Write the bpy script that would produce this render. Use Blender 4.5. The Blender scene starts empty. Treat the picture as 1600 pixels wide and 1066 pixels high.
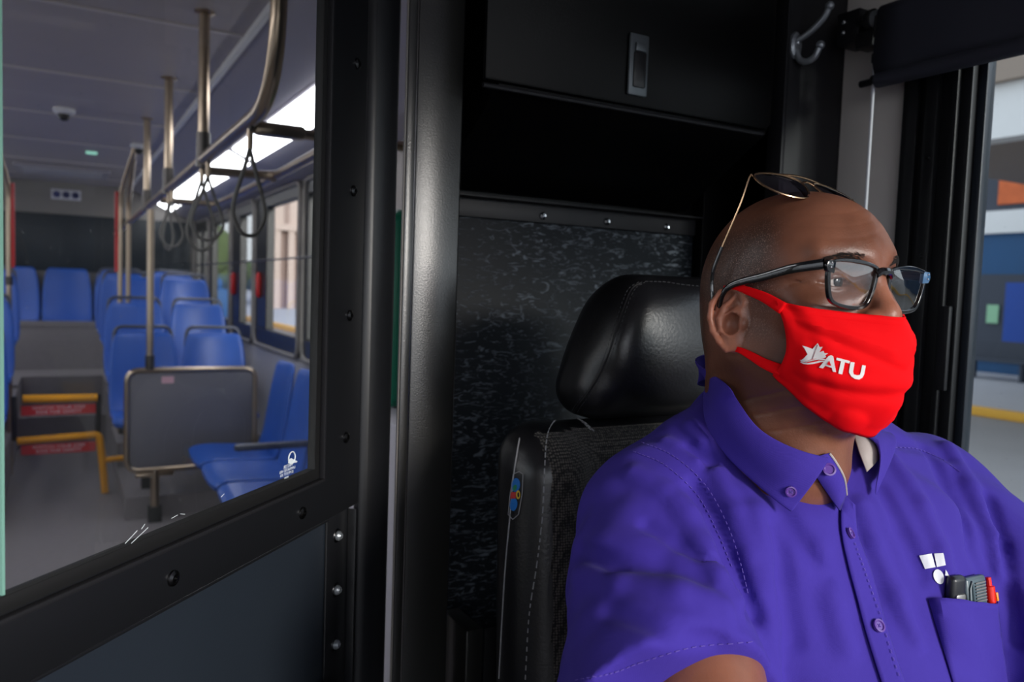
import bpy, bmesh, math, random
import numpy as np
from mathutils import Vector, Matrix
from mathutils.bvhtree import BVHTree
from mathutils.geometry import tessellate_polygon
random.seed(4); rng = np.random.default_rng(4)
D = bpy.data; SC = bpy.context.scene; COL = SC.collection; PI = math.pi
def rad(a): return math.radians(a)

# ------------------------------------------------------------------ camera, sky, exposure
CAMZ = 1.38; FPX = 1244.0
cam = D.cameras.new('camera'); camo = D.objects.new('camera', cam); COL.objects.link(camo)
cam.sensor_width = 36; cam.lens = 36*FPX/1600; cam.clip_start = .02; cam.clip_end = 400
RM = Matrix.Rotation(rad(-29.5), 4, 'Z') @ Matrix.Rotation(PI/2-rad(3.6), 4, 'X') @ Matrix.Rotation(rad(2.0), 4, 'Z')
camo.matrix_world = Matrix.Translation((0, 0, CAMZ)) @ RM
cam.dof.use_dof = True; cam.dof.focus_distance = .78; cam.dof.aperture_fstop = 6.3
SC.camera = camo
w = D.worlds.new('sky'); SC.world = w; w.use_nodes = True
nt = w.node_tree; N = nt.nodes; L = nt.links
bg = N['Background']
tc = N.new('ShaderNodeTexCoord'); sep = N.new('ShaderNodeSeparateXYZ'); L.new(tc.outputs['Generated'], sep.inputs[0])
# overcast sky, brighter ahead of the bus (towards -Y) where the sun sits behind the cloud
m1 = N.new('ShaderNodeMapRange'); m1.inputs[1].default_value = .1; m1.inputs[2].default_value = -.9; m1.inputs[3].default_value = 1.5; m1.inputs[4].default_value = 3.0
L.new(sep.outputs[1], m1.inputs[0])
cr = N.new('ShaderNodeValToRGB'); cr.color_ramp.elements[0].position = .45; cr.color_ramp.elements[1].position = .85
cr.color_ramp.elements[0].color = (.66, .68, .71, 1); cr.color_ramp.elements[1].color = (.60, .65, .75, 1)
m2 = N.new('ShaderNodeMath'); m2.operation = 'MULTIPLY_ADD'; m2.inputs[1].default_value = .5; m2.inputs[2].default_value = .5
L.new(sep.outputs[2], m2.inputs[0]); L.new(m2.outputs[0], cr.inputs[0]); L.new(cr.outputs[0], bg.inputs[0]); L.new(m1.outputs[0], bg.inputs[1])
sun = D.lights.new('sun', 'SUN'); sun.energy = 2.6; sun.angle = rad(14); sun.color = (1, .95, .88)
suno = D.objects.new('sun', sun); COL.objects.link(suno)
suno.rotation_euler = Vector((-.22, 1, -.27)).to_track_quat('-Z', 'Y').to_euler()
SC.view_settings.view_transform = 'Standard'; SC.view_settings.look = 'None'; SC.view_settings.gamma = 1
SC.view_settings.use_curve_mapping = False; SC.view_settings.exposure = 0.35
SC.cycles.use_denoising = True; SC.cycles.max_bounces = 10; SC.cycles.transparent_max_bounces = 16
SC.cycles.diffuse_bounces = 5; SC.cycles.caustics_reflective = False; SC.cycles.caustics_refractive = False
SC.cycles.sample_clamp_indirect = 6

# ------------------------------------------------------------------ materials
def lin(c): return tuple(((v/255)/12.92 if v <= 10 else (((v/255)+.055)/1.055)**2.4) for v in c)
MT = {}
def mat(name, rgb, rough=.5, metal=0, bump=0, bscale=200, var=0, vscale=6, emit=0, coat=0, aniso=None, spec=.5, sss=0, sheen=0):
    m = D.materials.new(name); m.use_nodes = True; MT[name] = m
    n = m.node_tree.nodes; l = m.node_tree.links; b = n['Principled BSDF']
    c = (*lin(rgb), 1)
    b.inputs['Base Color'].default_value = c; b.inputs['Roughness'].default_value = rough; b.inputs['Metallic'].default_value = metal
    b.inputs['Specular IOR Level'].default_value = spec; b.inputs['Coat Weight'].default_value = coat; b.inputs['Sheen Weight'].default_value = sheen
    if sss:
        b.inputs['Subsurface Weight'].default_value = sss; b.inputs['Subsurface Radius'].default_value = (.012, .004, .002); b.inputs['Subsurface Scale'].default_value = 1
    t = n.new('ShaderNodeTexCoord')
    def noise(s, d=3):
        k = n.new('ShaderNodeTexNoise'); k.inputs['Scale'].default_value = s; k.inputs['Detail'].default_value = d
        if aniso:
            mp = n.new('ShaderNodeMapping'); mp.inputs['Scale'].default_value = aniso; l.new(t.outputs['Object'], mp.inputs[0]); l.new(mp.outputs[0], k.inputs['Vector'])
        else: l.new(t.outputs['Object'], k.inputs['Vector'])
        return k
    if var:
        k = noise(vscale); mx = n.new('ShaderNodeMix'); mx.data_type = 'RGBA'
        mx.inputs[6].default_value = tuple(v*(1-var) for v in c[:3])+(1,); mx.inputs[7].default_value = tuple(min(1, v*(1+var)) for v in c[:3])+(1,)
        l.new(k.outputs['Fac'], mx.inputs[0]); l.new(mx.outputs[2], b.inputs['Base Color'])
    if bump:
        k = noise(bscale, 2); bp = n.new('ShaderNodeBump'); bp.inputs['Strength'].default_value = bump; bp.inputs['Distance'].default_value = .002
        l.new(k.outputs['Fac'], bp.inputs['Height']); l.new(bp.outputs[0], b.inputs['Normal'])
    if emit:
        b.inputs['Emission Color'].default_value = c; b.inputs['Emission Strength'].default_value = emit
    return m
mat('ceiling', (176, 168, 168), .45, var=.05)
mat('cove', (160, 156, 164), .4)
mat('floor', (128, 122, 124), .55, var=.12, vscale=30, bump=.1, bscale=400)
mat('rear_wall', (128, 124, 120), .6)
mat('wall_panel', (176, 174, 180), .6, bump=.1)
mat('window_trim', (132, 127, 122), .5, var=.06)
mat('cab_grey', (226, 220, 214), .65, bump=.15, bscale=500, var=.05)
mat('seat_blue', (30, 84, 176), .38, var=.08, bump=.05, bscale=300)
mat('steel', (176, 158, 138), .28, 1, bump=.04, bscale=60)
mat('dark_steel', (84, 80, 78), .35, 1)
mat('seat_handle', (70, 74, 88), .4, .3)
mat('panel_grey', (100, 98, 106), .55, bump=.1, bscale=300)
mat('yellow', (236, 160, 8), .4)
mat('red', (190, 24, 30), .45)
mat('sign_white', (205, 205, 215), .5)
mat('sign_navy', (34, 42, 110), .5)
mat('pink_label', (205, 160, 170), .6)
mat('strap_grey', (110, 108, 104), .6)
mat('black_plastic', (20, 20, 22), .4, bump=.1)
mat('black_rubber', (14, 14, 15), .6)
mat('light', (240, 240, 246), .5, emit=6)
mat('green_led', (150, 215, 195), .5, emit=.6)
mat('dark_glassband', (10, 24, 34), .5, spec=.4)
mat('frame_black', (20, 21, 24), .38, bump=.06, bscale=700)
mat('latch_grey', (92, 98, 102), .4, .5)
mat('frame_gloss', (34, 34, 33), .30, bump=.12, bscale=420, spec=.9)
mat('door_panel', (34, 40, 48), .32, bump=.06, bscale=500, var=.1)
mat('cab_black', (6, 6, 7), .35, bump=.12, bscale=600, spec=.12)
mat('cab_matte', (30, 30, 33), .5, spec=.3, bump=.12, bscale=600)
mat('blind', (46, 48, 60), .7, bump=.3, bscale=900)
mat('chrome', (200, 206, 212), .2, 1)
mat('zinc', (150, 156, 162), .35, .6, bump=.1)
mat('screw', (70, 70, 72), .3, 1)
mat('white_rod', (198, 200, 208), .4)
mat('white_paint', (225, 225, 228), .5)
mat('etch', (215, 222, 228), .6)
mat('leather', (22, 22, 25), .33, bump=.14, bscale=260, spec=.6)
mat('stitch', (150, 150, 152), .7)
mat('thread_dark', (60, 60, 64), .7)
mat('asphalt', (142, 140, 140), .85, var=.08, vscale=1.5)
mat('concrete', (176, 176, 180), .8, var=.06, vscale=2)
mat('curb_yellow', (226, 170, 60), .7)
mat('tower', (196, 176, 164), .8)
mat('tower_dark', (158, 136, 126), .8)
mat('brick', (168, 120, 100), .8, var=.1)
mat('leaves', (84, 100, 58), .8, var=.4, vscale=8)
mat('bark', (70, 55, 42), .9)
mat('terminal_blue', (28, 78, 122), .6, var=.1, vscale=2)
mat('terminal_door', (20, 70, 160), .5)
mat('terminal_dark', (60, 66, 78), .6)
mat('beam_white', (225, 224, 222), .6)
mat('ceiling_joint', (205, 198, 198), .5)
mat('beam_brown', (150, 135, 122), .7)
mat('orange', (205, 100, 50), .6, var=.3, vscale=6)
mat('notice_green', (150, 200, 160), .6)
mat('green_fabric', (14, 110, 84), .35, bump=.6, bscale=25)
mat('mask_red', (238, 0, 12), .8, bump=.25, bscale=2200, spec=.15)
mat('mask_print', (232, 228, 228), .6)
mat('print_line', (150, 110, 115), .6)
mat('glasses', (12, 13, 16), .12, spec=.7, coat=.6)
mat('glasses_clear', (70, 110, 150), .1, coat=.8)
mat('gold', (186, 154, 122), .22, 1)
mat('nose_pad', (190, 180, 175), .2)
mat('button', (96, 62, 150), .25, coat=.4)
mat('lining', (176, 166, 162), .75, bump=.2, bscale=1500)
mat('shirt_thread', (92, 72, 170), .7)
mat('logo_white', (222, 224, 232), .6)
mat('phone', (30, 32, 38), .35)
mat('phone_metal', (130, 130, 128), .4, .6)
mat('phone_edge', (74, 90, 98), .3)
mat('pen_red', (232, 36, 20), .25)
mat('pen_yellow', (240, 150, 40), .3)
mat('trousers', (24, 24, 34), .8)
mat('badge_blue', (30, 110, 190), .4); mat('badge_green', (40, 130, 90), .4); mat('badge_yellow', (220, 180, 60), .4); mat('badge_red', (190, 60, 60), .4)
mat('hair', (24, 17, 14), .7)
mat('eye_white', (196, 180, 170), .15)
mat('iris', (28, 16, 12), .08)
def shirt_mat():
    m = mat('shirt', (57, 40, 144), .85, sheen=.03, spec=.3); n = m.node_tree.nodes; l = m.node_tree.links; b = n['Principled BSDF']
    t = n.new('ShaderNodeTexCoord'); ws = []
    for r in ((0, 0, .7), (0, .5, -.7)):
        mp = n.new('ShaderNodeMapping'); mp.inputs['Rotation'].default_value = r; l.new(t.outputs['Object'], mp.inputs[0])
        k = n.new('ShaderNodeTexWave'); k.inputs['Scale'].default_value = 420; k.inputs['Distortion'].default_value = .6; l.new(mp.outputs[0], k.inputs[0]); ws.append(k)
    nz = n.new('ShaderNodeTexNoise'); nz.inputs['Scale'].default_value = 14; nz.inputs['Detail'].default_value = 4; nz.inputs['Distortion'].default_value = .8; l.new(t.outputs['Object'], nz.inputs[0])
    a = n.new('ShaderNodeMath'); a.operation = 'ADD'; l.new(ws[0].outputs['Fac'], a.inputs[0]); l.new(ws[1].outputs['Fac'], a.inputs[1])
    b1 = n.new('ShaderNodeBump'); b1.inputs['Strength'].default_value = .12; b1.inputs['Distance'].default_value = .0006; l.new(a.outputs[0], b1.inputs['Height'])
    b2 = n.new('ShaderNodeBump'); b2.inputs['Strength'].default_value = .35; b2.inputs['Distance'].default_value = .006; l.new(nz.outputs['Fac'], b2.inputs['Height'])
    l.new(b1.outputs[0], b2.inputs['Normal']); l.new(b2.outputs[0], b.inputs['Normal'])
shirt_mat()
def skin_mat():
    m = mat('skin', (104, 62, 44), .40, sss=.12, spec=.45); n = m.node_tree.nodes; l = m.node_tree.links; b = n['Principled BSDF']
    t = n.new('ShaderNodeTexCoord')
    def nz(s, d=3):
        k = n.new('ShaderNodeTexNoise'); k.inputs['Scale'].default_value = s; k.inputs['Detail'].default_value = d; l.new(t.outputs['Object'], k.inputs[0]); return k
    def ramp(src, p0, p1):
        r = n.new('ShaderNodeMapRange'); r.inputs[1].default_value = p0; r.inputs[2].default_value = p1; l.new(src, r.inputs[0]); return r.outputs[0]
    def mix(f, a, bc):
        x = n.new('ShaderNodeMix'); x.data_type = 'RGBA'; l.new(f, x.inputs[0])
        if isinstance(a, tuple): x.inputs[6].default_value = (*lin(a), 1)
        else: l.new(a, x.inputs[6])
        if isinstance(bc, tuple): x.inputs[7].default_value = (*lin(bc), 1)
        else: l.new(bc, x.inputs[7])
        return x.outputs[2]
    at = n.new('ShaderNodeAttribute'); at.attribute_name = 'zone'
    s = n.new('ShaderNodeSeparateColor'); l.new(at.outputs['Color'], s.inputs[0])
    base = mix(ramp(nz(18).outputs['Fac'], .35, .65), (104, 63, 46), (134, 86, 66))
    base = mix(s.outputs[1], base, (176, 112, 88))          # ears, nose tip: redder
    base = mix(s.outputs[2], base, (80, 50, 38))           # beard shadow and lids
    st = nz(900, 1); sp = ramp(st.outputs['Fac'], .58, .66)
    hairc = mix(sp, (60, 40, 32), (150, 120, 104))         # grey stubble of the shaved hair
    mul = n.new('ShaderNodeMath'); mul.operation = 'MULTIPLY'; l.new(s.outputs[0], mul.inputs[0]); mul.inputs[1].default_value = .8
    base = mix(mul.outputs[0], base, hairc)
    l.new(base, b.inputs['Base Color'])
    b1 = n.new('ShaderNodeBump'); b1.inputs['Strength'].default_value = .3; b1.inputs['Distance'].default_value = .0006; l.new(nz(650, 3).outputs['Fac'], b1.inputs['Height'])
    b2 = n.new('ShaderNodeBump'); b2.inputs['Strength'].default_value = .25; b2.inputs['Distance'].default_value = .002; l.new(nz(90, 3).outputs['Fac'], b2.inputs['Height'])
    l.new(b1.outputs[0], b2.inputs['Normal']); l.new(b2.outputs[0], b.inputs['Normal'])
skin_mat()
def scratched():
    m = mat('scratched_plastic', (20, 24, 29), .5, spec=.16); n = m.node_tree.nodes; l = m.node_tree.links; b = n['Principled BSDF']
    t = n.new('ShaderNodeTexCoord'); tot = None
    for r, sc in (((0, .3, 0), (30, 30, 95)), ((0, -.25, 0), (26, 26, 120)), ((0, 1.2, 0), (40, 40, 80))):
        mp = n.new('ShaderNodeMapping'); mp.inputs['Rotation'].default_value = r; mp.inputs['Scale'].default_value = sc; l.new(t.outputs['Object'], mp.inputs[0])
        k = n.new('ShaderNodeTexNoise'); k.inputs['Scale'].default_value = 1.0; k.inputs['Detail'].default_value = 2; k.inputs['Distortion'].default_value = 1.6; l.new(mp.outputs[0], k.inputs[0])
        q = n.new('ShaderNodeMapRange'); q.inputs[1].default_value = .60; q.inputs[2].default_value = .74; l.new(k.outputs['Fac'], q.inputs[0])
        if tot is None: tot = q.outputs[0]
        else:
            a = n.new('ShaderNodeMath'); a.operation = 'MAXIMUM'; l.new(tot, a.inputs[0]); l.new(q.outputs[0], a.inputs[1]); tot = a.outputs[0]
    big = n.new('ShaderNodeTexNoise'); big.inputs['Scale'].default_value = 7; l.new(t.outputs['Object'], big.inputs[0])
    q = n.new('ShaderNodeMath'); q.operation = 'MULTIPLY'; l.new(tot, q.inputs[0]); l.new(big.outputs['Fac'], q.inputs[1])
    mx = n.new('ShaderNodeMix'); mx.data_type = 'RGBA'; mx.inputs[6].default_value = (*lin((20, 24, 29)), 1); mx.inputs[7].default_value = (*lin((120, 128, 138)), 1)
    l.new(q.outputs[0], mx.inputs[0]); l.new(mx.outputs[2], b.inputs['Base Color'])
    bp = n.new('ShaderNodeBump'); bp.inputs['Strength'].default_value = .5; bp.inputs['Distance'].default_value = .001; l.new(tot, bp.inputs['Height']); l.new(bp.outputs[0], b.inputs['Normal'])
scratched()
def weave():
    m = mat('seat_fabric', (50, 47, 46), .85, sheen=.1); n = m.node_tree.nodes; l = m.node_tree.links; b = n['Principled BSDF']
    t = n.new('ShaderNodeTexCoord'); mp = n.new('ShaderNodeMapping'); mp.inputs['Scale'].default_value = (1, 1, 1.0); l.new(t.outputs['Object'], mp.inputs[0])
    k = n.new('ShaderNodeTexVoronoi'); k.inputs['Scale'].default_value = 300; k.inputs['Randomness'].default_value = .3; l.new(mp.outputs[0], k.inputs['Vector'])
    mx = n.new('ShaderNodeMix'); mx.data_type = 'RGBA'; mx.inputs[6].default_value = (*lin((98, 92, 86)), 1); mx.inputs[7].default_value = (*lin((14, 13, 14)), 1)
    q = n.new('ShaderNodeMapRange'); q.inputs[1].default_value = .2; q.inputs[2].default_value = .6; l.new(k.outputs['Distance'], q.inputs[0])
    l.new(q.outputs[0], mx.inputs[0]); l.new(mx.outputs[2], b.inputs['Base Color'])
    bp = n.new('ShaderNodeBump'); bp.invert = True; bp.inputs['Strength'].default_value = .6; bp.inputs['Distance'].default_value = .001; l.new(k.outputs['Distance'], bp.inputs['Height']); l.new(bp.outputs[0], b.inputs['Normal'])
weave()
def glass(name, tint=(1, 1, 1), refl=1.0, base=.03, dust=0.0, ior=1.5):
    m = D.materials.new(name); m.use_nodes = True; MT[name] = m; n = m.node_tree.nodes; l = m.node_tree.links
    n.remove(n['Principled BSDF']); out = n['Material Output']
    tr = n.new('ShaderNodeBsdfTransparent'); tr.inputs[0].default_value = (*tint, 1)
    gl = n.new('ShaderNodeBsdfGlossy'); gl.inputs['Roughness'].default_value = .02
    fr = n.new('ShaderNodeFresnel'); fr.inputs[0].default_value = ior
    ge = n.new('ShaderNodeNewGeometry'); fb = n.new('ShaderNodeMath'); fb.operation = 'MULTIPLY_ADD'; fb.inputs[1].default_value = -refl; fb.inputs[2].default_value = refl; l.new(ge.outputs['Backfacing'], fb.inputs[0])
    mp = n.new('ShaderNodeMath'); mp.operation = 'MULTIPLY'; l.new(fb.outputs[0], mp.inputs[1]); l.new(fr.outputs[0], mp.inputs[0])
    mx = n.new('ShaderNodeMixShader'); l.new(mp.outputs[0], mx.inputs[0]); l.new(tr.outputs[0], mx.inputs[1]); l.new(gl.outputs[0], mx.inputs[2])
    last = mx.outputs[0]
    if dust:
        t = n.new('ShaderNodeTexCoord'); k = n.new('ShaderNodeTexNoise'); k.inputs['Scale'].default_value = 5; k.inputs['Detail'].default_value = 8; l.new(t.outputs['Object'], k.inputs[0])
        q = n.new('ShaderNodeMapRange'); q.inputs[1].default_value = .4; q.inputs[2].default_value = .8; q.inputs[4].default_value = dust; l.new(k.outputs['Fac'], q.inputs[0])
        v = n.new('ShaderNodeTexVoronoi'); v.inputs['Scale'].default_value = 60; l.new(t.outputs['Object'], v.inputs['Vector'])
        q2 = n.new('ShaderNodeMapRange'); q2.inputs[1].default_value = .10; q2.inputs[2].default_value = .03; q2.inputs[4].default_value = dust*4; l.new(v.outputs['Distance'], q2.inputs[0])
        ad = n.new('ShaderNodeMath'); ad.operation = 'ADD'; l.new(q.outputs[0], ad.inputs[0]); l.new(q2.outputs[0], ad.inputs[1])
        df = n.new('ShaderNodeBsdfDiffuse'); df.inputs[0].default_value = (.6, .65, .7, 1)
        m3 = n.new('ShaderNodeMixShader'); l.new(ad.outputs[0], m3.inputs[0]); l.new(last, m3.inputs[1]); l.new(df.outputs[0], m3.inputs[2]); last = m3.outputs[0]
    l.new(last, out.inputs[0])
glass('door_glass', (.95, .96, .95), .9, dust=.015)
glass('window_glass', (.92, .93, .94), .9)
glass('cab_glass', (.86, .90, .91), .8, dust=.03)
glass('lens', (.93, .95, .97), 2.6, dust=.02)
glass('sun_lens', (.16, .13, .19), 1.8)
mat('glass_edge', (125, 172, 158), .25, emit=0)
mat('stained_edge', (126, 160, 150), .4)

# ------------------------------------------------------------------ mesh helpers
def tag(o, label=None, cat=None, group=None, kind=None):
    if label: o['label'] = label
    if cat: o['category'] = cat
    if group: o['group'] = group
    if kind: o['kind'] = kind
    return o
def empty(name, loc=(0, 0, 0), rz=0):
    o = D.objects.new(name, None); o.empty_display_size = .1; o.location = loc; o.rotation_euler = (0, 0, rz); COL.objects.link(o); return o
def setp(o, parent):
    if parent is not None:
        o.parent = parent; o.matrix_parent_inverse = Matrix.Identity(4)
def fillet(pts, r, n=6):
    pts = [Vector(p) for p in pts]; out = [pts[0]]
    for i in range(1, len(pts)-1):
        a, b, c = pts[i-1], pts[i], pts[i+1]; u = (a-b); v = (c-b)
        k = min(r, u.length*.49, v.length*.49); p0 = b+u.normalized()*k; p1 = b+v.normalized()*k
        for j in range(n+1):
            t = j/n; out.append(p0*(1-t)**2+b*2*t*(1-t)+p1*t*t)
    out.append(pts[-1]); return out
def spline(pts, n=8, closed=False):
    P = [Vector(p) for p in pts]; out = []; m = len(P); rg = range(m if closed else m-1)
    for i in rg:
        p0 = P[(i-1) % m] if (closed or i > 0) else P[0]*2-P[1]; p1 = P[i]; p2 = P[(i+1) % m]
        p3 = P[(i+2) % m] if (closed or i+2 < m) else P[-1]*2-P[-2]
        for j in range(n):
            t = j/n; out.append(.5*((2*p1)+(p2-p0)*t+(2*p0-5*p1+4*p2-p3)*t*t+(-p0+3*p1-3*p2+p3)*t**3))
    if not closed: out.append(P[-1])
    return out
class MB:
    def __init__(s): s.bm = bmesh.new(); s.mi = 0
    def _set(s, fs):
        for f in fs: f.material_index = s.mi
    def box(s, lo, hi, M=None, bev=0, seg=2):
        lo = Vector(lo); hi = Vector(hi)
        r = bmesh.ops.create_cube(s.bm, size=1); vs = r['verts']; c = (lo+hi)/2; d = hi-lo
        for v in vs: v.co = Vector((v.co.x*d.x, v.co.y*d.y, v.co.z*d.z))+c
        fs = {f for v in vs for f in v.link_faces}
        if bev:
            es = list({e for v in vs for e in v.link_edges}); r = bmesh.ops.bevel(s.bm, geom=es, offset=bev, segments=seg, affect='EDGES', profile=.5)
            fs = {f for f in fs if f.is_valid} | set(r['faces']); vs = {v for f in fs for v in f.verts}
        s._set(fs)
        if M is not None:
            for v in set(vs): v.co = M @ v.co
        return s
    def prism(s, poly, thick, M=None, bev=0):
        """poly in XY, extruded along +Z by thick, then M"""
        b = [s.bm.verts.new((x, y, 0)) for x, y in poly]; t = [s.bm.verts.new((x, y, thick)) for x, y in poly]; n = len(poly)
        fs = [s.bm.faces.new(b[::-1]), s.bm.faces.new(t)]+[s.bm.faces.new((b[i], b[(i+1) % n], t[(i+1) % n], t[i])) for i in range(n)]
        vs = b+t
        if bev:
            es = list({e for v in vs for e in v.link_edges}); r = bmesh.ops.bevel(s.bm, geom=es, offset=bev, segments=2, affect='EDGES', profile=.5)
            fs = [f for f in fs if f.is_valid]+r['faces']; vs = {v for f in fs for v in f.verts}
        s._set(fs)
        if M is not None:
            for v in vs: v.co = M @ v.co
        return s
    def tube(s, pts, r, n=12, cap=True, closed=False, sc=(1, 1)):
        P = [Vector(p) for p in pts]; m = len(P); rr = r if hasattr(r, '__len__') else [r]*m
        T = []
        for i in range(m):
            a = P[(i-1) % m] if (closed or i) else P[0]; b = P[(i+1) % m] if (closed or i < m-1) else P[-1]
            T.append((b-a).normalized())
        up = Vector((0, 0, 1)) if abs(T[0].z) < .9 else Vector((0, 1, 0)); u = T[0].cross(up).normalized(); rings = []
        for i in range(m):
            u = (u-T[i]*u.dot(T[i])).normalized(); v = T[i].cross(u)
            rings.append([s.bm.verts.new(P[i]+(u*math.cos(2*PI*k/n)*sc[0]+v*math.sin(2*PI*k/n)*sc[1])*rr[i]) for k in range(n)])
        fs = []
        for i in range(m if closed else m-1):
            a = rings[i]; b = rings[(i+1) % m]
            for k in range(n): fs.append(s.bm.faces.new((a[k], a[(k+1) % n], b[(k+1) % n], b[k])))
        if cap and not closed: fs += [s.bm.faces.new(rings[0][::-1]), s.bm.faces.new(rings[-1])]
        s._set(fs); return s
    def lathe(s, prof, M=None, n=24):
        """prof: list of (r,z) around Z"""
        rings = []
        for r, z in prof:
            rings.append([s.bm.verts.new((r*math.cos(2*PI*k/n), r*math.sin(2*PI*k/n), z)) for k in range(n)])
        fs = []
        for a, b in zip(rings, rings[1:]):
            for k in range(n): fs.append(s.bm.faces.new((a[k], a[(k+1) % n], b[(k+1) % n], b[k])))
        if prof[0][0] > 0: fs.append(s.bm.faces.new(rings[0][::-1]))
        fs.append(s.bm.faces.new(rings[-1])); s._set(fs)
        if M is not None:
            for rg in rings:
                for v in rg: v.co = M @ v.co
        return s
    def sphere(s, c, r, n=10):
        q = bmesh.ops.create_uvsphere(s.bm, u_segments=n*2, v_segments=n, radius=1); r = r if hasattr(r, '__len__') else (r, r, r)
        for v in q['verts']: v.co = Vector((v.co.x*r[0], v.co.y*r[1], v.co.z*r[2]))+Vector(c)
        s._set({f for v in q['verts'] for f in v.link_faces}); return s
    def grid(s, rows, closed=False):
        V = [[s.bm.verts.new(p) for p in r] for r in rows]; fs = []
        for a, b in zip(V, V[1:]):
            k = len(a)
            for i in range(k if closed else k-1): fs.append(s.bm.faces.new((a[i], a[(i+1) % k], b[(i+1) % k], b[i])))
        s._set(fs); return s
    def build(s, name, mats, parent=None, smooth=True, bev=0, solid=0, sub=0, off=0, ang=35):
        bmesh.ops.recalc_face_normals(s.bm, faces=s.bm.faces) if not solid else None
        me = D.meshes.new(name); s.bm.to_mesh(me); s.bm.free()
        for m in (mats if isinstance(mats, (list, tuple)) else [mats]): me.materials.append(MT[m])
        o = D.objects.new(name, me); COL.objects.link(o); setp(o, parent)
        if smooth:
            me.polygons.foreach_set('use_smooth', [True]*len(me.polygons))
            try: me.set_sharp_from_angle(angle=rad(ang))
            except Exception: pass
        if solid: md = o.modifiers.new('s', 'SOLIDIFY'); md.thickness = solid; md.offset = off
        if bev: md = o.modifiers.new('b', 'BEVEL'); md.width = bev; md.segments = 2; md.limit_method = 'ANGLE'; md.angle_limit = rad(40)
        if sub: md = o.modifiers.new('u', 'SUBSURF'); md.levels = sub; md.render_levels = sub
        return o
def boxo(name, m, lo, hi, parent=None, bev=.003, M=None):
    return MB().box(lo, hi, M, bev).build(name, m, parent)
def copy_tree(o, parent=None, data=None):
    c = o.copy(); COL.objects.link(c); c.parent = parent
    for ch in list(o.children): copy_tree(ch, c)
    return c
def struct(o, label=None): o['kind'] = 'structure'; (label and tag(o, label)); return o
def frame(o, ax, ay, az): # matrix from origin & axes
    M = Matrix.Identity(4)
    for i, a in enumerate((ax, ay, az)):
        for j in range(3): M[j][i] = a[j]
    for j in range(3): M[j][3] = o[j]
    return M
def nframe(p, n, up=(0, 0, 1)):
    n = Vector(n).normalized(); x = Vector(up).cross(n).normalized(); y = n.cross(x); return frame(p, x, y, n)
CP = Vector((0, 0, CAMZ)); R3 = RM.to_3x3()
def ray(px, py): return (R3 @ Vector(((px-800)/FPX, -(py-533)/FPX, -1))).normalized()
def at(px, py, ax, v):
    """survey: the point of the plane X/Y/Z = v that the photograph shows at (px, py)"""
    d = ray(px, py); i = 'XYZ'.index(ax); return CP+d*((v-CP[i])/d[i])

# ------------------------------------------------------------------ implicit surfaces (smooth bodies)
def V3(*a): return np.array(a, float)
def ell(p, c, r):
    q = p-np.array(c); r = np.array(r); k0 = np.linalg.norm(q/r, axis=-1); k1 = np.linalg.norm(q/(r*r), axis=-1); return k0*(k0-1)/np.maximum(k1, 1e-9)
def cone(p, a, b, ra, rb):
    a = np.array(a, float); b = np.array(b, float); ab = b-a; t = np.clip(((p-a)@ab)/(ab@ab), 0, 1)
    return np.linalg.norm(p-a-t[..., None]*ab, axis=-1)-(ra+(rb-ra)*t)
def rbox(p, c, h, r):
    q = np.abs(p-np.array(c))-np.array(h)+r; return np.linalg.norm(np.maximum(q, 0), axis=-1)+np.minimum(q.max(-1), 0)-r
def smin(a, b, k):
    h = np.clip(.5+.5*(b-a)/k, 0, 1); return b+(a-b)*h-k*h*(1-h)
def smax(a, b, k): return -smin(-a, -b, k)
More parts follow.
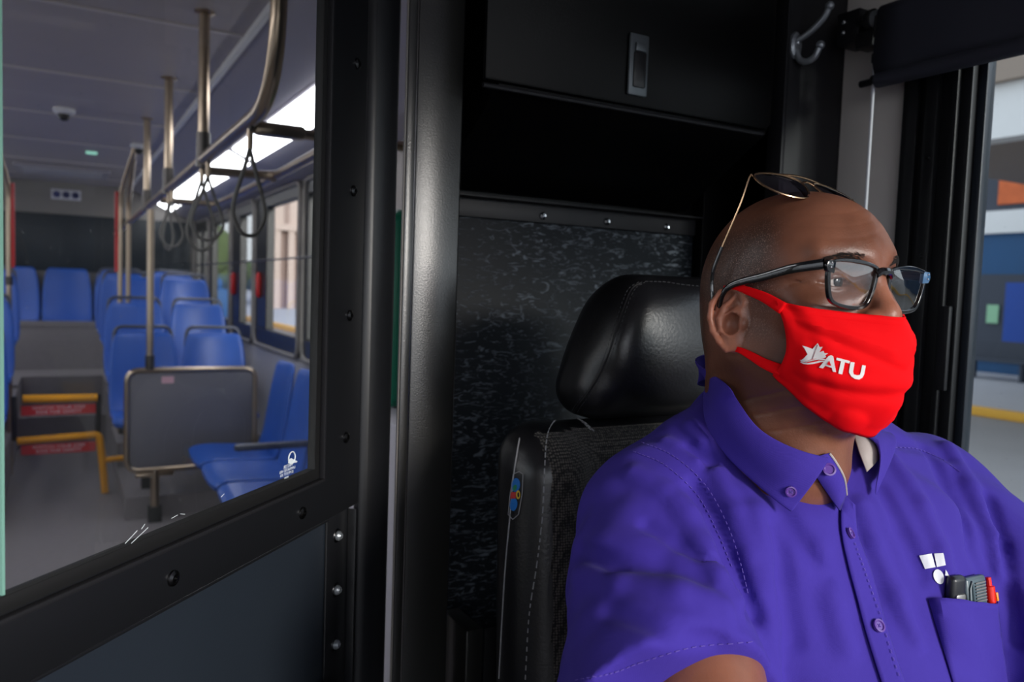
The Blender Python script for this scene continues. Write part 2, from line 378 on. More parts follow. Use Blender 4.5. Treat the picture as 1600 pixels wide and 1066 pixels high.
def surfnet(fn, lo, hi, h, newton=2):
    lo = np.array(lo, float); hi = np.array(hi, float); n = np.ceil((hi-lo)/h).astype(int)+1
    ax = [lo[i]+h*np.arange(n[i]) for i in range(3)]
    F = np.empty(n, np.float32)
    for i in range(0, n[0], 16):
        G = np.stack(np.meshgrid(ax[0][i:i+16], ax[1], ax[2], indexing='ij'), -1); F[i:i+16] = fn(G)
    S = F < 0; idx = -np.ones(n-1, int); cnt = np.zeros(n-1, np.int8)
    for dx in (0, 1):
        for dy in (0, 1):
            for dz in (0, 1): cnt += S[dx:n[0]-1+dx, dy:n[1]-1+dy, dz:n[2]-1+dz]
    act = (cnt > 0) & (cnt < 8); cells = np.argwhere(act); idx[act] = np.arange(len(cells))
    acc = np.zeros((len(cells), 3)); num = np.zeros(len(cells)); cor = [(a, b, c) for a in (0, 1) for b in (0, 1) for c in (0, 1)]
    for a in cor:
        for b in cor:
            if sum(abs(a[i]-b[i]) for i in range(3)) == 1 and a < b:
                fa = F[tuple((cells+a).T)]; fb = F[tuple((cells+b).T)]; cr_ = (fa < 0) != (fb < 0)
                t = np.where(cr_, fa/np.where(cr_, fa-fb, 1), 0); pt = np.array(a)+(np.array(b)-np.array(a))*t[:, None]
                acc += pt*cr_[:, None]; num += cr_
    v = lo+(cells+acc/num[:, None])*h
    for _ in range(newton):
        e = h*.3; f0 = fn(v); g = np.stack([(fn(v+e*np.eye(3)[i])-fn(v-e*np.eye(3)[i]))/(2*e) for i in range(3)], -1)
        st = f0[:, None]*g/np.maximum((g*g).sum(-1), .05)[:, None]; ln = np.linalg.norm(st, axis=-1, keepdims=True); v = v-st*np.minimum(1, h*.5/np.maximum(ln, 1e-9))
    Q = []
    for d in range(3):
        e1, e2 = [(1, 2), (2, 0), (0, 1)][d]
        sl0 = [slice(None)]*3; sl1 = [slice(None)]*3; sl0[d] = slice(0, n[d]-1); sl1[d] = slice(1, n[d])
        A = S[tuple(sl0)]; B = S[tuple(sl1)]; ed = np.argwhere(A != B)
        ok = (ed[:, e1] > 0) & (ed[:, e2] > 0) & (ed[:, e1] < n[e1]-1) & (ed[:, e2] < n[e2]-1); ed = ed[ok]; fl = A[tuple(ed.T)]
        u1 = np.eye(3, dtype=int)[e1]; u2 = np.eye(3, dtype=int)[e2]
        q = np.stack([idx[tuple((ed-u1-u2).T)], idx[tuple((ed-u2).T)], idx[tuple(ed.T)], idx[tuple((ed-u1).T)]], 1)
        q[~fl] = q[~fl][:, ::-1]; Q.append(q)
    return v, np.concatenate(Q)
def meshobj(name, v, q, m, parent=None, smooth=True):
    used = np.unique(q); mp = -np.ones(len(v), int); mp[used] = np.arange(len(used)); v = v[used]; q = mp[q]
    me = D.meshes.new(name); me.from_pydata(v.tolist(), [], q.tolist()); me.update()
    for k in (m if isinstance(m, (list, tuple)) else [m]): me.materials.append(MT[k])
    if smooth: me.polygons.foreach_set('use_smooth', [True]*len(me.polygons))
    o = D.objects.new(name, me); COL.objects.link(o); setp(o, parent); return o
def bvh(o):
    me = o.data; return BVHTree.FromPolygons([v.co.copy() for v in me.vertices], [tuple(p.vertices) for p in me.polygons])
def cast(B, px, py, off=0):
    d = ray(px, py); h = B.ray_cast(CP, d)
    if h[0] is None: return None, None
    n = h[1] if h[1].dot(d) < 0 else -h[1]
    return h[0]+n*off, n
def decal(name, polys, B, m, parent, off=.0006, step=3.0, thick=0):
    """flat print laid onto a surface: polygons given in photo pixels, cut into small cells, every vertex dropped on the surface"""
    bm = bmesh.new()
    for poly in polys:
        vs = [bm.verts.new((x, y, 0)) for x, y in poly]
        for t_ in tessellate_polygon([[Vector((x, y, 0)) for x, y in poly]]): bm.faces.new([vs[k_] for k_ in t_])
    xs = [v.co.x for v in bm.verts]; ys = [v.co.y for v in bm.verts]
    for ax, a0, a1 in ((0, min(xs), max(xs)), (1, min(ys), max(ys))):
        k = a0+step
        while k < a1:
            bmesh.ops.bisect_plane(bm, geom=bm.verts[:]+bm.edges[:]+bm.faces[:], plane_co=(k, 0, 0) if ax == 0 else (0, k, 0), plane_no=(1, 0, 0) if ax == 0 else (0, 1, 0)); k += step
    bad = []
    for v in bm.verts:
        p, n = cast(B, v.co.x, v.co.y, off)
        if p is None: bad.append(v)
        else: v.co = p
    bmesh.ops.delete(bm, geom=bad, context='VERTS')
    me = D.meshes.new(name); bm.to_mesh(me); bm.free(); me.materials.append(MT[m]); me.polygons.foreach_set('use_smooth', [True]*len(me.polygons))
    o = D.objects.new(name, me); COL.objects.link(o); setp(o, parent)
    if thick: md = o.modifiers.new('s', 'SOLIDIFY'); md.thickness = thick; md.offset = 0
    return o
def surf_line(B, pts, off=0, n=10):
    out = []
    for p in spline([(x, y, 0) for x, y in pts], n):
        q, nn = cast(B, p.x, p.y, off)
        if q is not None and (not out or (q-out[-1][0]).length < .04): out.append((q, nn))
    return out
def stitches(name, lines, B, m, parent, r=.0006, ln=.004, gap=.002, off=.0004):
    mb = MB()
    for pts in lines:
        P = [p for p, n in surf_line(B, pts, off, 14)]
        acc = 0; seg = [P[0]] if P else []
        on = True
        for a, b in zip(P, P[1:]):
            d = (b-a).length; acc += d
            if on: seg.append(b)
            if acc > (ln if on else gap):
                if on and len(seg) > 1: mb.tube([seg[0], seg[-1]], r, 5)
                acc = 0; on = not on; seg = [b]
    return mb.build(name, m, parent)
# ================================================================== THE SETTING: the bus shell
XW = 1.25; ZC = 2.30; YR = 9.2; YF = -1.5
struct(boxo('floor', 'floor', (-1.25, YF, -.06), (XW, YR, 0), bev=0), None)
struct(boxo('ceiling', 'ceiling', (-.60, YF, ZC), (.60, YR, ZC+.05), bev=0))
mb = MB()
for i in range(-4, 6): mb.box((-.591, 3.17+1.075*i-.012, ZC-.006), (.591, 3.17+1.075*i+.012, ZC-.0003))
struct(mb.build('trim_1', 'ceiling_joint'))
for s, nm in ((1, 'left'), (-1, 'right')):
    mb = MB(); pr = [(.60, 2.30), (.60, 2.285), (.62, 2.285), (1.12, 2.035), (XW, 2.0), (XW+.06, 2.0), (XW+.06, 2.36), (.6, 2.36)]
    V0 = [(s*x, YF, z) for x, z in pr]; V1 = [(s*x, YR, z) for x, z in pr]
    mb.grid([V0, V1], closed=True); struct(mb.build('ceiling_cove_'+nm, 'cove', smooth=False))
    mb = MB().box((s*.592, YF, 2.275), (s*.612, YR, 2.302)); struct(mb.build('trim_cove_'+nm, 'white_paint'))
# window walls
bays = [(3.62, 4.70), (4.80, 6.05), (6.12, 6.99), (7.08, 8.17), (8.24, 9.12)]
def wall(name, s, openings, y0, y1, zlo, zhi, m):
    mb = MB(); x0, x1 = sorted((s*XW, s*(XW+.06)))
    mb.box((x0, y0, -.3), (x1, y1, zlo)); mb.box((x0, y0, zhi), (x1, y1, 2.36))
    ys = [y0]+[v for o in openings for v in o]+[y1]
    for a, b in zip(ys[::2], ys[1::2]):
        if b-a > .001: mb.box((x0, a, zlo), (x1, b, zhi))
    return struct(mb.build(name, m, smooth=False))
wall('wall_left', 1, [(a+.02, b-.02) for a, b in bays], 1.19, YR, .93, 1.985, 'window_trim')
wall('wall_right', -1, [(.2, 1.2), (1.3, 2.3), (2.4, 3.5)]+[(a+.02, b-.02) for a, b in bays], -1.2, YR, .93, 1.985, 'window_trim')
struct(boxo('wall_left_lower', 'wall_panel', (XW-.012, 1.3, 0), (XW, YR, .90), bev=0))
wr = boxo('wall_rear', 'rear_wall', (-XW, YR-.02, -.05), (XW, YR+.04, 2.36), bev=0); struct(wr)
wn = 0
def win_unit(s, a, b, dark=True, handle=False, split=None, nearstile=.06, farstile=.06, z0=.93, z1=1.985, g0=1.05, g1=1.90, lab=''):
    global wn; wn += 1
    x0, x1 = sorted((s*(XW-.012), s*(XW+.045)))
    e = empty('window_%d' % wn, (s*XW, (a+b)/2, z0)); e['kind'] = 'structure'
    Y = (a+b)/2; T = Matrix.Translation((-s*XW, -Y, -z0))
    mb = MB(); mb.box((x0, a, z0), (x1, b, g0), T); mb.box((x0, a, g1), (x1, b, z1), T); mb.box((x0, a, g0), (x1, a+nearstile, g1), T); mb.box((x0, b-farstile, g0), (x1, b, g1), T)
    if split: mb.box((x0, split-.07, g0), (x1, split+.07, g1), T)
    mb.build('window_frame', 'frame_black', e, bev=.006)
    xm = s*(XW+.02); MB().box((xm-.003, a+nearstile, g0), (xm+.003, b-farstile, g1), T).build('pane', 'window_glass', e)
    rw = []  # aluminium trim ring round the dark frame
    mb = MB(); xx = s*(XW-.016)
    mb.tube([Vector(p)-Vector((s*XW, Y, z0)) for p in fillet([(xx, a+.2, z0), (xx, a, z0), (xx, a, z1), (xx, b, z1), (xx, b, z0), (xx, a+.2, z0)], .09)], .014, 8); mb.build('window_seal', 'window_trim', e)
    if handle:
        MB().tube([Vector((s*(XW-.025), handle, z))-Vector((s*XW, Y, z0)) for z in (1.27, 1.30, 1.42, 1.45)], [.012, .022, .022, .012], 10).build('release_handle', 'red', e)
    return e
for i, (a, b) in enumerate(bays):
    hd = [None, 5.88, 6.86, None, None][i]
    win_unit(1, a, b, handle=hd, nearstile=.09 if i == 1 else .05, farstile=[.06, .34, .32, .12, .06][i], split=8.66 if i == 4 else None)
for (a, b) in [(.2, 1.2), (1.3, 2.3), (2.4, 3.5)]+bays: win_unit(-1, a-.0, b+.0)
# bar guard along the windows (thin rail)
r = MB().tube([(1.20, 1.5, 1.53), (1.20, 9.0, 1.53)], .006, 8).build('window_rail', 'dark_steel'); tag(r, 'thin grey rod running along the side windows at half height', 'rail')
# raised rear floor
mb = MB()
prf = [(7.35, 0), (7.35, .24), (7.95, .24), (7.95, .50), (YR-.02, .50), (YR-.02, 0)]
mb.grid([[(-.31, y, z) for y, z in prf], [(.31, y, z) for y, z in prf]], closed=True); struct(mb.build('floor_steps', 'floor', smooth=False))
for s in (1, -1):
    mb = MB(); x0, x1 = sorted((s*.31, s*(XW-.013)))
    for (a, b, z) in ((4.95, 5.78, .125), (5.78, 6.50, .29), (6.50, 7.4, .47), (7.4, YR-.02, .50)): mb.box((x0, a, 0), (x1, b, z))
    struct(mb.build('floor_platform_'+('left' if s > 0 else 'right'), 'floor', smooth=False))
# rear window band, hatch, signs
o = MB().box((-1.1, YR-.04, 1.42), (1.2, YR-.021, 1.985), bev=.01).build('rear_panel', 'dark_glassband'); tag(o, 'wide dark glossy panel across the rear wall above the back bench', 'panel')
e = empty('symbol_sign', (.03, YR-.03, 2.18)); tag(e, 'small white plate with three round navy symbols on rear wall', 'sign')
MB().box((-.13, -.004, -.05), (.13, .004, .05), bev=.002).build('plate', 'sign_white', e)
for k in (-1, 0, 1):
    M = nframe((k*.082, -.0052, 0), (0, -1, 0)); mb = MB()
    mb.lathe([(.02, 0), (.02, .002), (.033, .002), (.033, 0)] if k >= 0 else [(.0, .002), (.033, .002), (.033, 0)], M); mb.build('symbol', 'sign_navy', e)
e = empty('ceiling_hatch', (.0, 8.05, ZC)); tag(e, 'grey rectangular hatch frame in the ceiling near the rear', 'hatch')
MB().box((-.36, -.28, -.03), (.36, .28, -.0005), bev=.01).build('frame', 'cove', e); MB().box((-.30, -.22, -.036), (.30, .22, -.0302), bev=.003).build('cover', 'wall_panel', e)
def dome(x, y, lab):
    e = empty('dome_camera', (x, y, ZC)); tag(e, lab, 'camera', None)
    MB().lathe([(.055, -.0005), (.055, -.02), (.04, -.03), (.0, -.03)]).build('base', 'white_paint', e); MB().sphere((0, 0, -.035), .032).build('lens_dome', 'black_plastic', e)
dome(.007, 5.14, 'small dome camera with black lens on the open ceiling left of the poles')
dome(.46, 6.15, 'small dome camera on the ceiling just right of the pole tops')
o = MB().box((.15, 6.74, ZC-.012), (.225, 6.81, ZC-.0005), bev=.003).build('indicator_lamp', 'green_led'); tag(o, 'small pale green indicator lamp lit on the rear ceiling', 'lamp')
# ceiling light strips, lying on the sloping cove
def lightstrip(y0, y1, lab, s=1):
    e = empty('ceiling_light', (s*.93, (y0+y1)/2, 2.13)); tag(e, lab, 'light', 'light strips along the ceiling coves')
    a = math.atan2(.25, .5); M = Matrix.Rotation(s*a, 4, 'Y'); h = (y1-y0)/2
    MB().box((-.085, -h-.02, -.004), (.085, h+.02, .012), M, bev=.003).build('housing', 'cove', e); MB().box((-.072, -h, -.018), (.072, h, -.0045), M, bev=.006).build('diffuser', 'light', e)
lightstrip(2.8, 4.9, 'long white light strip above the grab rail, nearest one over the side seats')
lightstrip(5.05, 8.3, 'white light strip further back above the grab rail over the rows of seats')
lightstrip(8.5, 9.1, 'short white light strip at the rear end above the grab rail')
lightstrip(1.2, 8.5, 'white light strip along the door side ceiling cove', -1)
# ------------------------------------------------------------------ grab rails, poles, straps
AX = .425
e = empty('grab_rail', (AX, 4, 1.80)); tag(e, 'long steel grab rail under the ceiling with bent near end and side bars', 'rail')
off = Vector((-AX, -4, -1.80))
MB().tube([Vector(p)+off for p in fillet([(AX, 1.86, 2.299), (AX, 1.88, 1.80), (AX, 8.2, 1.78)], .22, 10)], .0195, 14).build('rail', 'steel', e)
bars = [[(AX, 2.20, 1.79), (.69, 2.20, 1.79), (.69, 3.02, 1.79)], [(AX, 3.05, 1.77), (.69, 3.05, 1.775), (.69, 2.24, 1.79)], [(AX, 4.35, 1.77), (.69, 4.35, 1.77), (.69, 3.09, 1.775)]]
MB().tube([Vector(p)+off for p in [(AX, 2.2, 1.785), (.70, 2.2, 1.785), (1.20, 2.2, 1.79)]], .0145, 12).build('side_bar', 'steel', e)
for b in bars[1:]:
    MB().tube([Vector(p)+off for p in fillet(b, .06)], .0165, 12).build('side_bar', 'steel', e)
mb = MB().box((AX+.015, 2.18, 1.768), (AX+.15, 2.22, 1.804), Matrix.Translation(off), bev=.01); mb.build('bracket', 'steel', e)
for i, (y, lab) in enumerate([(2.974, 'steel ceiling pole nearest the door window, thickest looking of the three'), (4.03, 'steel ceiling pole second from the near end, standing on the grab rail'), (5.11, 'steel ceiling pole third from the near end, above the rail end')]):
    p = empty('ceiling_pole', (AX, y, 1.8)); tag(p, lab, 'pole', 'poles from ceiling to grab rail')
    MB().tube([(0, 0, .02), (0, 0, .499)], .0185, 14).build('tube', 'steel', p); MB().lathe([(.02, .488), (.034, .494), (.034, .4995), (0, .4995)]).build('flange', 'steel', p)
    MB().tube([(0, 0, -.03), (0, 0, .09)], .0235, 12).build('clamp', 'dark_steel', p)
p = empty('floor_pole', (AX, 4.86, .88)); tag(p, 'vertical steel pole rising from the grey modesty panel to the rail', 'pole')
MB().tube([(0, 0, -.01), (0, 0, .88)], .0185, 14).build('tube', 'steel', p); MB().tube([(0, 0, -.01), (0, 0, .07)], .025, 12).build('foot', 'dark_steel', p)
def strap(y, lab, tw, w=.035, ln=.27, dx=0):
    p = empty('hand_strap', (AX, y, 1.775)); tag(p, lab, 'strap', 'grey hanging loops on the grab rail')
    MB().tube([(0, math.cos(t)*.024, .022+math.sin(t)*.024) for t in np.linspace(0, 2*PI, 14)[:-1]], .006, 8, closed=True).build('clip', 'dark_steel', p)
    MB().tube([(0, 0, .0), (0, 0, -.05)], .008, 8).build('ferrule', 'steel', p)
    L_ = spline([(0, 0, -.045), (-w*.35*tw, -w*.3, -.10), (-w*1.0*tw, -w*.5, -ln*.75), (-w*.6*tw, -w*.3, -ln*.95), (0, 0, -ln), (w*.6*tw, w*.3, -ln*.95), (w*1.0*tw, w*.5, -ln*.75), (w*.35*tw, w*.3, -.10), (0, 0, -.05)], 6)
    MB().tube(L_, .0055, 8, sc=(1, 1.0)).build('loop', 'strap_grey', p)
strap(2.17, 'hanging grey loop strap nearest the camera, below the bent rail end', 1, .045, .275)
strap(3.00, 'hanging grey loop strap, left one of the middle pair', 1, .05, .29)
strap(2.86, 'hanging grey loop strap, right one of the middle pair', 1, .055, .26)
strap(4.02, 'hanging grey loop strap, narrow one of the far pair', .6, .04, .26)
strap(3.88, 'hanging grey loop strap, wide one of the far pair', 1, .05, .25)
# stanchions at the rear steps
def stanchion(x, y, lab, s):
    p = empty('stanchion', (x, y, 0)); tag(p, lab, 'pole')
    MB().tube(fillet([(0, 0, .80 if s > 0 else .0), (0, 0, 1.98), (.07*s, -.25, 2.25), (.07*s, -.25, 2.299)], .12), .017, 12).build('tube', 'steel', p)
    MB().tube(fillet([(.06*s, .1, 1.35 if s < 0 else .5), (.06*s, .1, 1.95), (.07*s, -.2, 2.2)], .1), .017, 12).build('rail', 'steel', p)
    MB().tube([(-.022*s, 0, 1.42), (-.022*s, 0, 1.99)], .014, 10).build('sleeve', 'red', p)
    MB().tube([(0, 0, .76 if s > 0 else 1.3), (0, 0, .92 if s > 0 else 1.36)], .024, 10).build('clamp', 'dark_steel', p)
stanchion(.36, 6.4, 'bent double steel pole with red sleeve beside the blue rows', 1)
stanchion(-.318, 6.4, 'bent double steel pole with red sleeve at the left edge of the door window', -1)
# ------------------------------------------------------------------ passenger seats
def seat_proto(lab, grp, cat='seat', handle=True, w=.40, hb=.50):
    """origin: centre of seat front-to-back joint on its base; seat faces -Y"""
    e = empty('bus_seat'); tag(e, lab, cat, grp)
    n = 9; rows = []
    for i, (y, z, k) in enumerate([(-.40, .385, .94), (-.42, .41, .98), (-.38, .435, 1), (-.25, .43, 1), (-.10, .415, 1), (-.01, .42, .97)]):
        rows.append([(w/2*k*t, y, z+.02*t*t) for t in np.linspace(-1, 1, n)])
    MB().grid(rows).build('seat', 'seat_blue', e, solid=.022, sub=1)
    rows = []
    for i, (y, z, k) in enumerate([(-.015, .415, .96), (.02, .47, 1.0), (.045, .60, 1), (.065, .75, .97), (.085, .86, .90), (.095, .415+hb, .80)]):
        rows.append([(w/2*k*t, y-.035*t*t, z) for t in np.linspace(-1, 1, n)])
    MB().grid(rows).build('backrest', 'seat_blue', e, solid=.022, sub=1)
    if handle:
        h = .415+hb; MB().tube(fillet([(-w*.42, .085, h-.09), (-w*.40, .10, h+.035), (w*.40, .10, h+.035), (w*.42, .085, h-.09)], .05), .011, 10).build('grab_handle', 'seat_handle', e)
    MB().box((-.03, -.25, 0), (.03, -.15, .40)).box((-.16, -.33, .35), (.16, -.04, .385)).build('base', 'black_plastic', e, bev=.004)
    return e
P0 = seat_proto('', 'forward-facing blue seats in rows on the left platform'); first = True
rows_ = [(5.47, .125, 'front row'), (6.18, .29, 'second row'), (6.92, .47, 'third row'), (7.75, .5, 'fourth row')]
for k, (y, z, rn) in enumerate(rows_):
    for j, x in enumerate((.44, .856)):
        o = P0 if first else copy_tree(P0); first = False
        o.location = (x, y-.085, z); o['label'] = 'blue plastic bus seat, %s, %s with grey top handle' % (rn, ['aisle side behind the pole', 'window side'][j])
for k, (y, z) in enumerate(((5.47, .125), (6.18, .29), (6.92, .47))):
    for x in (-.47, -.90):
        o = copy_tree(P0); o.location = (x, y-.085, z); o['group'] = 'forward-facing blue seats across the aisle'
        o['label'] = 'blue plastic bus seat on the far side of the aisle, row %s, %s' % (['one', 'two', 'three'][k], ['by the aisle', 'by the window'][x < -.6])
o = MB().box((-1.2, 8.56, .501), (1.2, 8.60, .90)).box((-1.2, 8.55, .90), (1.2, 8.60, .95)).build('bench_front', 'floor'); struct(o); o.name = 'wall_bench_front'
P1 = seat_proto('', 'back bench seats along the rear wall', handle=False, w=.44, hb=.54)
for k, x in enumerate((-.86, -.41, .04, .49, .94)):
    o = P1 if k == 0 else copy_tree(P1); o.location = (x, YR-.16, .50)
    o['label'] = 'blue back bench seat, %s of the five along the rear wall' % ['leftmost', 'second from left', 'middle', 'second from right', 'rightmost'][k]
P2 = seat_proto('', 'sideways blue seats by the window', handle=False, w=.46, hb=.52)
for k, y in enumerate((3.55, 4.03, 4.51)):
    o = P2 if k == 0 else copy_tree(P2); o.location = (1.03, y, 0); o.rotation_euler = (0, 0, -PI/2)
    o['label'] = 'blue sideways seat by the window, %s' % ['nearest one with yellow bracket under its corner', 'middle of the three', 'farthest one beside the grey modesty panel'][k]
e = empty('seat_bench_frame', (.75, 4.07, 0)); tag(e, 'yellow and black frame carrying the sideways seats', 'frame')
MB().tube(fillet([(-.18, -.66, .30), (-.24, -.66, .345), (.25, -.66, .345), (.25, -.66, .02)], .05), .02, 10).build('bracket', 'yellow', e)
MB().box((.29, -.6, .05), (.33, .6, .34)).build('beam', 'black_plastic', e, bev=.005)
e = empty('armrest', (.84, 3.79, .61)); tag(e, 'dark grey padded armrest between the sideways seats', 'armrest')
MB().box((-.15, -.022, -.016), (.24, .022, .016), bev=.012).build('pad', 'seat_handle', e); MB().box((.19, -.015, -.165), (.24, .015, -.0165)).build('support', 'black_plastic', e, bev=.003)
# modesty panel
e = empty('modesty_panel', (.655, 4.86, 0)); tag(e, 'grey modesty panel in a rounded steel frame in front of the blue rows', 'panel')
z0, z1, hx = .30, .865, .345
MB().tube(fillet([(0, 0, z0), (-hx, 0, z0), (-hx, 0, z1), (hx, 0, z1), (hx, 0, z0), (.001, 0, z0)], .07, 8), .0165, 12).build('frame', 'steel', e)
MB().box((-hx+.004, -.006, z0+.004), (hx-.004, .006, z1-.004), bev=.004).build('infill', 'panel_grey', e)
MB().box((-.17, -.008, .79), (-.105, -.0065, .83)).build('sticker', 'pink_label', e)['label'] = 'pale pink sticker'
lg = MB().tube([(-.20, 0, .02), (-.20, 0, .30)], .024, 12).build('leg', 'steel', e)
MB().box((-.30, -.02, .262), (-.10, .02, .284), bev=.004).build('mounting_plate', 'steel', e)
MB().box((-.235, -.03, .0005), (-.165, .03, .09), bev=.004).build('shoe', 'black_rubber', e)
# yellow rails with red signs
def text_mesh(txt, size, m, parent, M, name='lettering', ext=.0005, align='CENTER', extrude=True):
    cu = D.curves.new('t', 'FONT'); cu.body = txt; cu.size = size; cu.extrude = ext; cu.align_x = align; cu.align_y = 'CENTER'
    o = D.objects.new('t', cu); COL.objects.link(o); dg = bpy.context.evaluated_depsgraph_get(); me = D.meshes.new_from_object(o.evaluated_get(dg))
    D.objects.remove(o); me.transform(M); me.materials.clear(); me.materials.append(MT[m]); q = D.objects.new(name, me); COL.objects.link(q); setp(q, parent); return q
e = empty('yellow_guard_rail', (-.02, 5.6, 0)); tag(e, 'yellow guard rail of two bars with black end posts and a leg', 'rail')
MB().tube([(-.19, 0, .625), (.21, 0, .62)], .024, 12).build('bar', 'yellow', e)
MB().tube(fillet([(-.22, 0, .37), (.22, 0, .385), (.235, 0, .25), (.255, 0, .01)], .03), .022, 12).build('bar', 'yellow', e)
MB().tube([(.25, 0, .22), (.36, .03, .22)], .018, 10).build('stub', 'yellow', e)
for x in (-.235, .215): MB().box((x-.015, .005, .37), (x+.015, .035, .64), bev=.004).build('end_post', 'black_plastic', e)
for k, z in enumerate((.555, .315)):
    s = empty('warning_sign', (-.02, 5.585, z)); tag(s, ['red warning sign with white lettering under the upper yellow bar', 'red warning sign with white lettering under the lower yellow bar'][k], 'sign', 'red signs on the yellow rails')
    MB().box((-.20, -.003, -.03), (.20, .003, .03)).build('plate', 'red', s)
    for j, (t, zz) in enumerate((('WATCH YOUR STEP', .013), ('RIDE FOR SAFETY', -.013))):
        text_mesh(t, .026, 'sign_white', s, nframe((0, -.0034, zz), (0, -1, 0)) @ Matrix.Diagonal((1.2, 1, 1, 1)))
struct(boxo('floor_wheel_housing', 'wall_panel', (.80, 1.5, .0005), (XW-.0125, 2.6, 1.0), bev=.01))
# green wrapped thing seen through the gap beside the door post
e = MB().box((.86, 2.30, 1.0005), (1.16, 2.42, 1.62), bev=.05, seg=4).build('green_bag', 'green_fabric'); tag(e, 'green shiny wrapped bundle seen through the gap between the two black posts', 'bundle')
# ================================================================== OUTSIDE
GZ = -.35
struct(boxo('ground', 'asphalt', (-60, -60, GZ-.05), (120, 160, GZ), bev=0))
struct(boxo('ground_sidewalk', 'concrete', (12.9, -20, GZ-.01), (19.9, 14.5, GZ+.13), bev=.01))
o = MB().box((12.68, -20, GZ), (12.899, 14.5, GZ+.14), bev=.02).build('curb', 'curb_yellow'); tag(o, 'yellow painted curb along the station sidewalk outside the driver window', 'curb')
e = empty('station_building', (20, 8, GZ)); tag(e, 'blue bus station building across the sidewalk outside the driver window', 'building')
T = Matrix.Translation((-20, -8, -GZ))
MB().box((20, -10, GZ), (24, 16, 3.6), T).build('wall', 'terminal_blue', e)
MB().box((19.9, -10, 3.2), (20.0, 16, 3.75), T).build('fascia', 'beam_white', e)
MB().box((20, -10, 3.75), (24, 16, 6.2), T).build('upper_wall', 'terminal_dark', e)
MB().box((19.94, 10.0, 3.9), (19.99, 11.35, 4.9), T).build('orange_panel', 'orange', e)
MB().box((19.96, 10.2, .05), (19.995, 12.0, 2.2), T).build('door_recess', 'terminal_dark', e)
MB().box((19.93, 10.35, .35), (19.955, 11.0, 2.0), T).build('door', 'terminal_door', e)
MB().box((19.90, 11.12, 1.0), (19.925, 11.4, 1.45), T).build('notice', 'notice_green', e)
MB().box((19.88, 9.7, .2), (19.99, 10.0, 2.6), T).build('post', 'terminal_blue', e)
MB().box((19.8, 9.3, .5), (19.87, 9.65, 1.5), T).build('poster', 'white_paint', e)
e = empty('station_canopy', (12, 3, 0)); tag(e, 'white and brown canopy roof above the station sidewalk', 'canopy')
T = Matrix.Translation((-12, -3, 0))
MB().box((9.0, -12, 3.25), (9.3, 9, 3.85), T).build('beam', 'beam_white', e); MB().box((9.3, -12, 3.85), (19.8, 9, 4.0), T).build('roof', 'beam_brown', e); MB().box((8.9, -12, 3.851), (9.4, 9, 4.9), T).build('fascia', 'beam_brown', e)
MB().box((16, 4, GZ+.13), (16.3, 4.3, 3.85), T).build('column', 'beam_white', e)
e = empty('bench', (18.2, 10.1, GZ+.13)); tag(e, 'grey bench standing on the station sidewalk', 'bench')
MB().box((-.25, -.7, .4), (.25, .7, .46)).build('seat', 'terminal_dark', e); MB().box((.2, -.7, .46), (.26, .7, .85)).build('backrest', 'terminal_dark', e)
for y in (-.6, .6): MB().box((-.2, y-.03, 0), (.2, y+.03, .4)).build('leg', 'terminal_dark', e)
# through the passenger windows: road, yellow kerb, tower, trees
struct(boxo('ground_plaza', 'concrete', (7.2, 24, GZ-.01), (40, 120, GZ+.15), bev=.01))
o = MB().box((7.0, 24, GZ), (7.19, 90, GZ+.2), bev=.02).build('curb', 'curb_yellow'); tag(o, 'long orange yellow curb beyond the passenger windows', 'curb')
e = empty('office_tower', (16, 52, GZ)); tag(e, 'tall beige tower with narrow pilasters seen through the nearest passenger window', 'building')
T = Matrix.Translation((-16, -52, -GZ))
MB().box((11.3, 50, 4.6), (26, 52, 30), T).build('upper_facade', 'tower', e)
MB().box((11.5, 50.4, GZ), (26, 52, 4.6), T).build('lower_facade', 'tower_dark', e)
for k in range(16): MB().box((11.3+.85*k, 49.9, GZ), (11.3+.85*k+.38, 50.399, 4.6), T).build('column', 'tower', e)
for k in range(12): MB().box((11.9+1.2*k, 49.93, 5), (12.2+1.2*k, 49.99, 29), T).build('window_strip', 'tower_dark', e)
MB().box((11.25, 49.8, 4.601), (26, 50, 5.0), T).build('cornice', 'tower', e)
e = empty('brick_building', (8, 95, GZ)); tag(e, 'reddish brick building far behind the trees', 'building')
MB().box((-3.5, 0, 0), (1.5, 10, 12)).build('wall', 'brick', e); MB().box((-3.7, -.2, 12), (1.7, 10.2, 12.5)).build('roof', 'tower_dark', e)
def tree(x, y, h, r, lab):
    e = empty('tree', (x, y, GZ)); tag(e, lab, 'tree', 'trees beyond the passenger windows')
    MB().tube([(0, 0, 0), (.1, 0, h*.5), (0, .1, h*.75)], [.22, .16, .08], 8).build('trunk', 'bark', e)
    def fn(p):
        d = ell(p, (0, 0, h*.66), (r, r, h*.36)); return d+.25*np.sin(p[..., 0]*3.1+1)*np.sin(p[..., 1]*2.7)*np.sin(p[..., 2]*3.3)+.12*np.sin(p[..., 0]*7)*np.sin(p[..., 2]*6.1+p[..., 1]*5)
    v, q = surfnet(fn, (-r-.6, -r-.6, h*.2), (r+.6, r+.6, h*1.15), .35, 0); meshobj('crown', v, q, 'leaves', e)
for i, (x, y, h, r) in enumerate([(4.2, 40, 4.6, 1.9), (6.3, 48, 5.2, 2.2), (10.1, 62, 3.0, 2.4), (14.2, 70, 3.3, 2.6), (9.0, 57, 3.3, 1.6)]):
    tree(x, y, h, r, 'green leafy tree %s' % ['seen through the rear side window', 'just right of the rear side window pillar', 'low on the horizon in the middle window', 'low on the horizon in the third window', 'nearest the bus tail'][i])
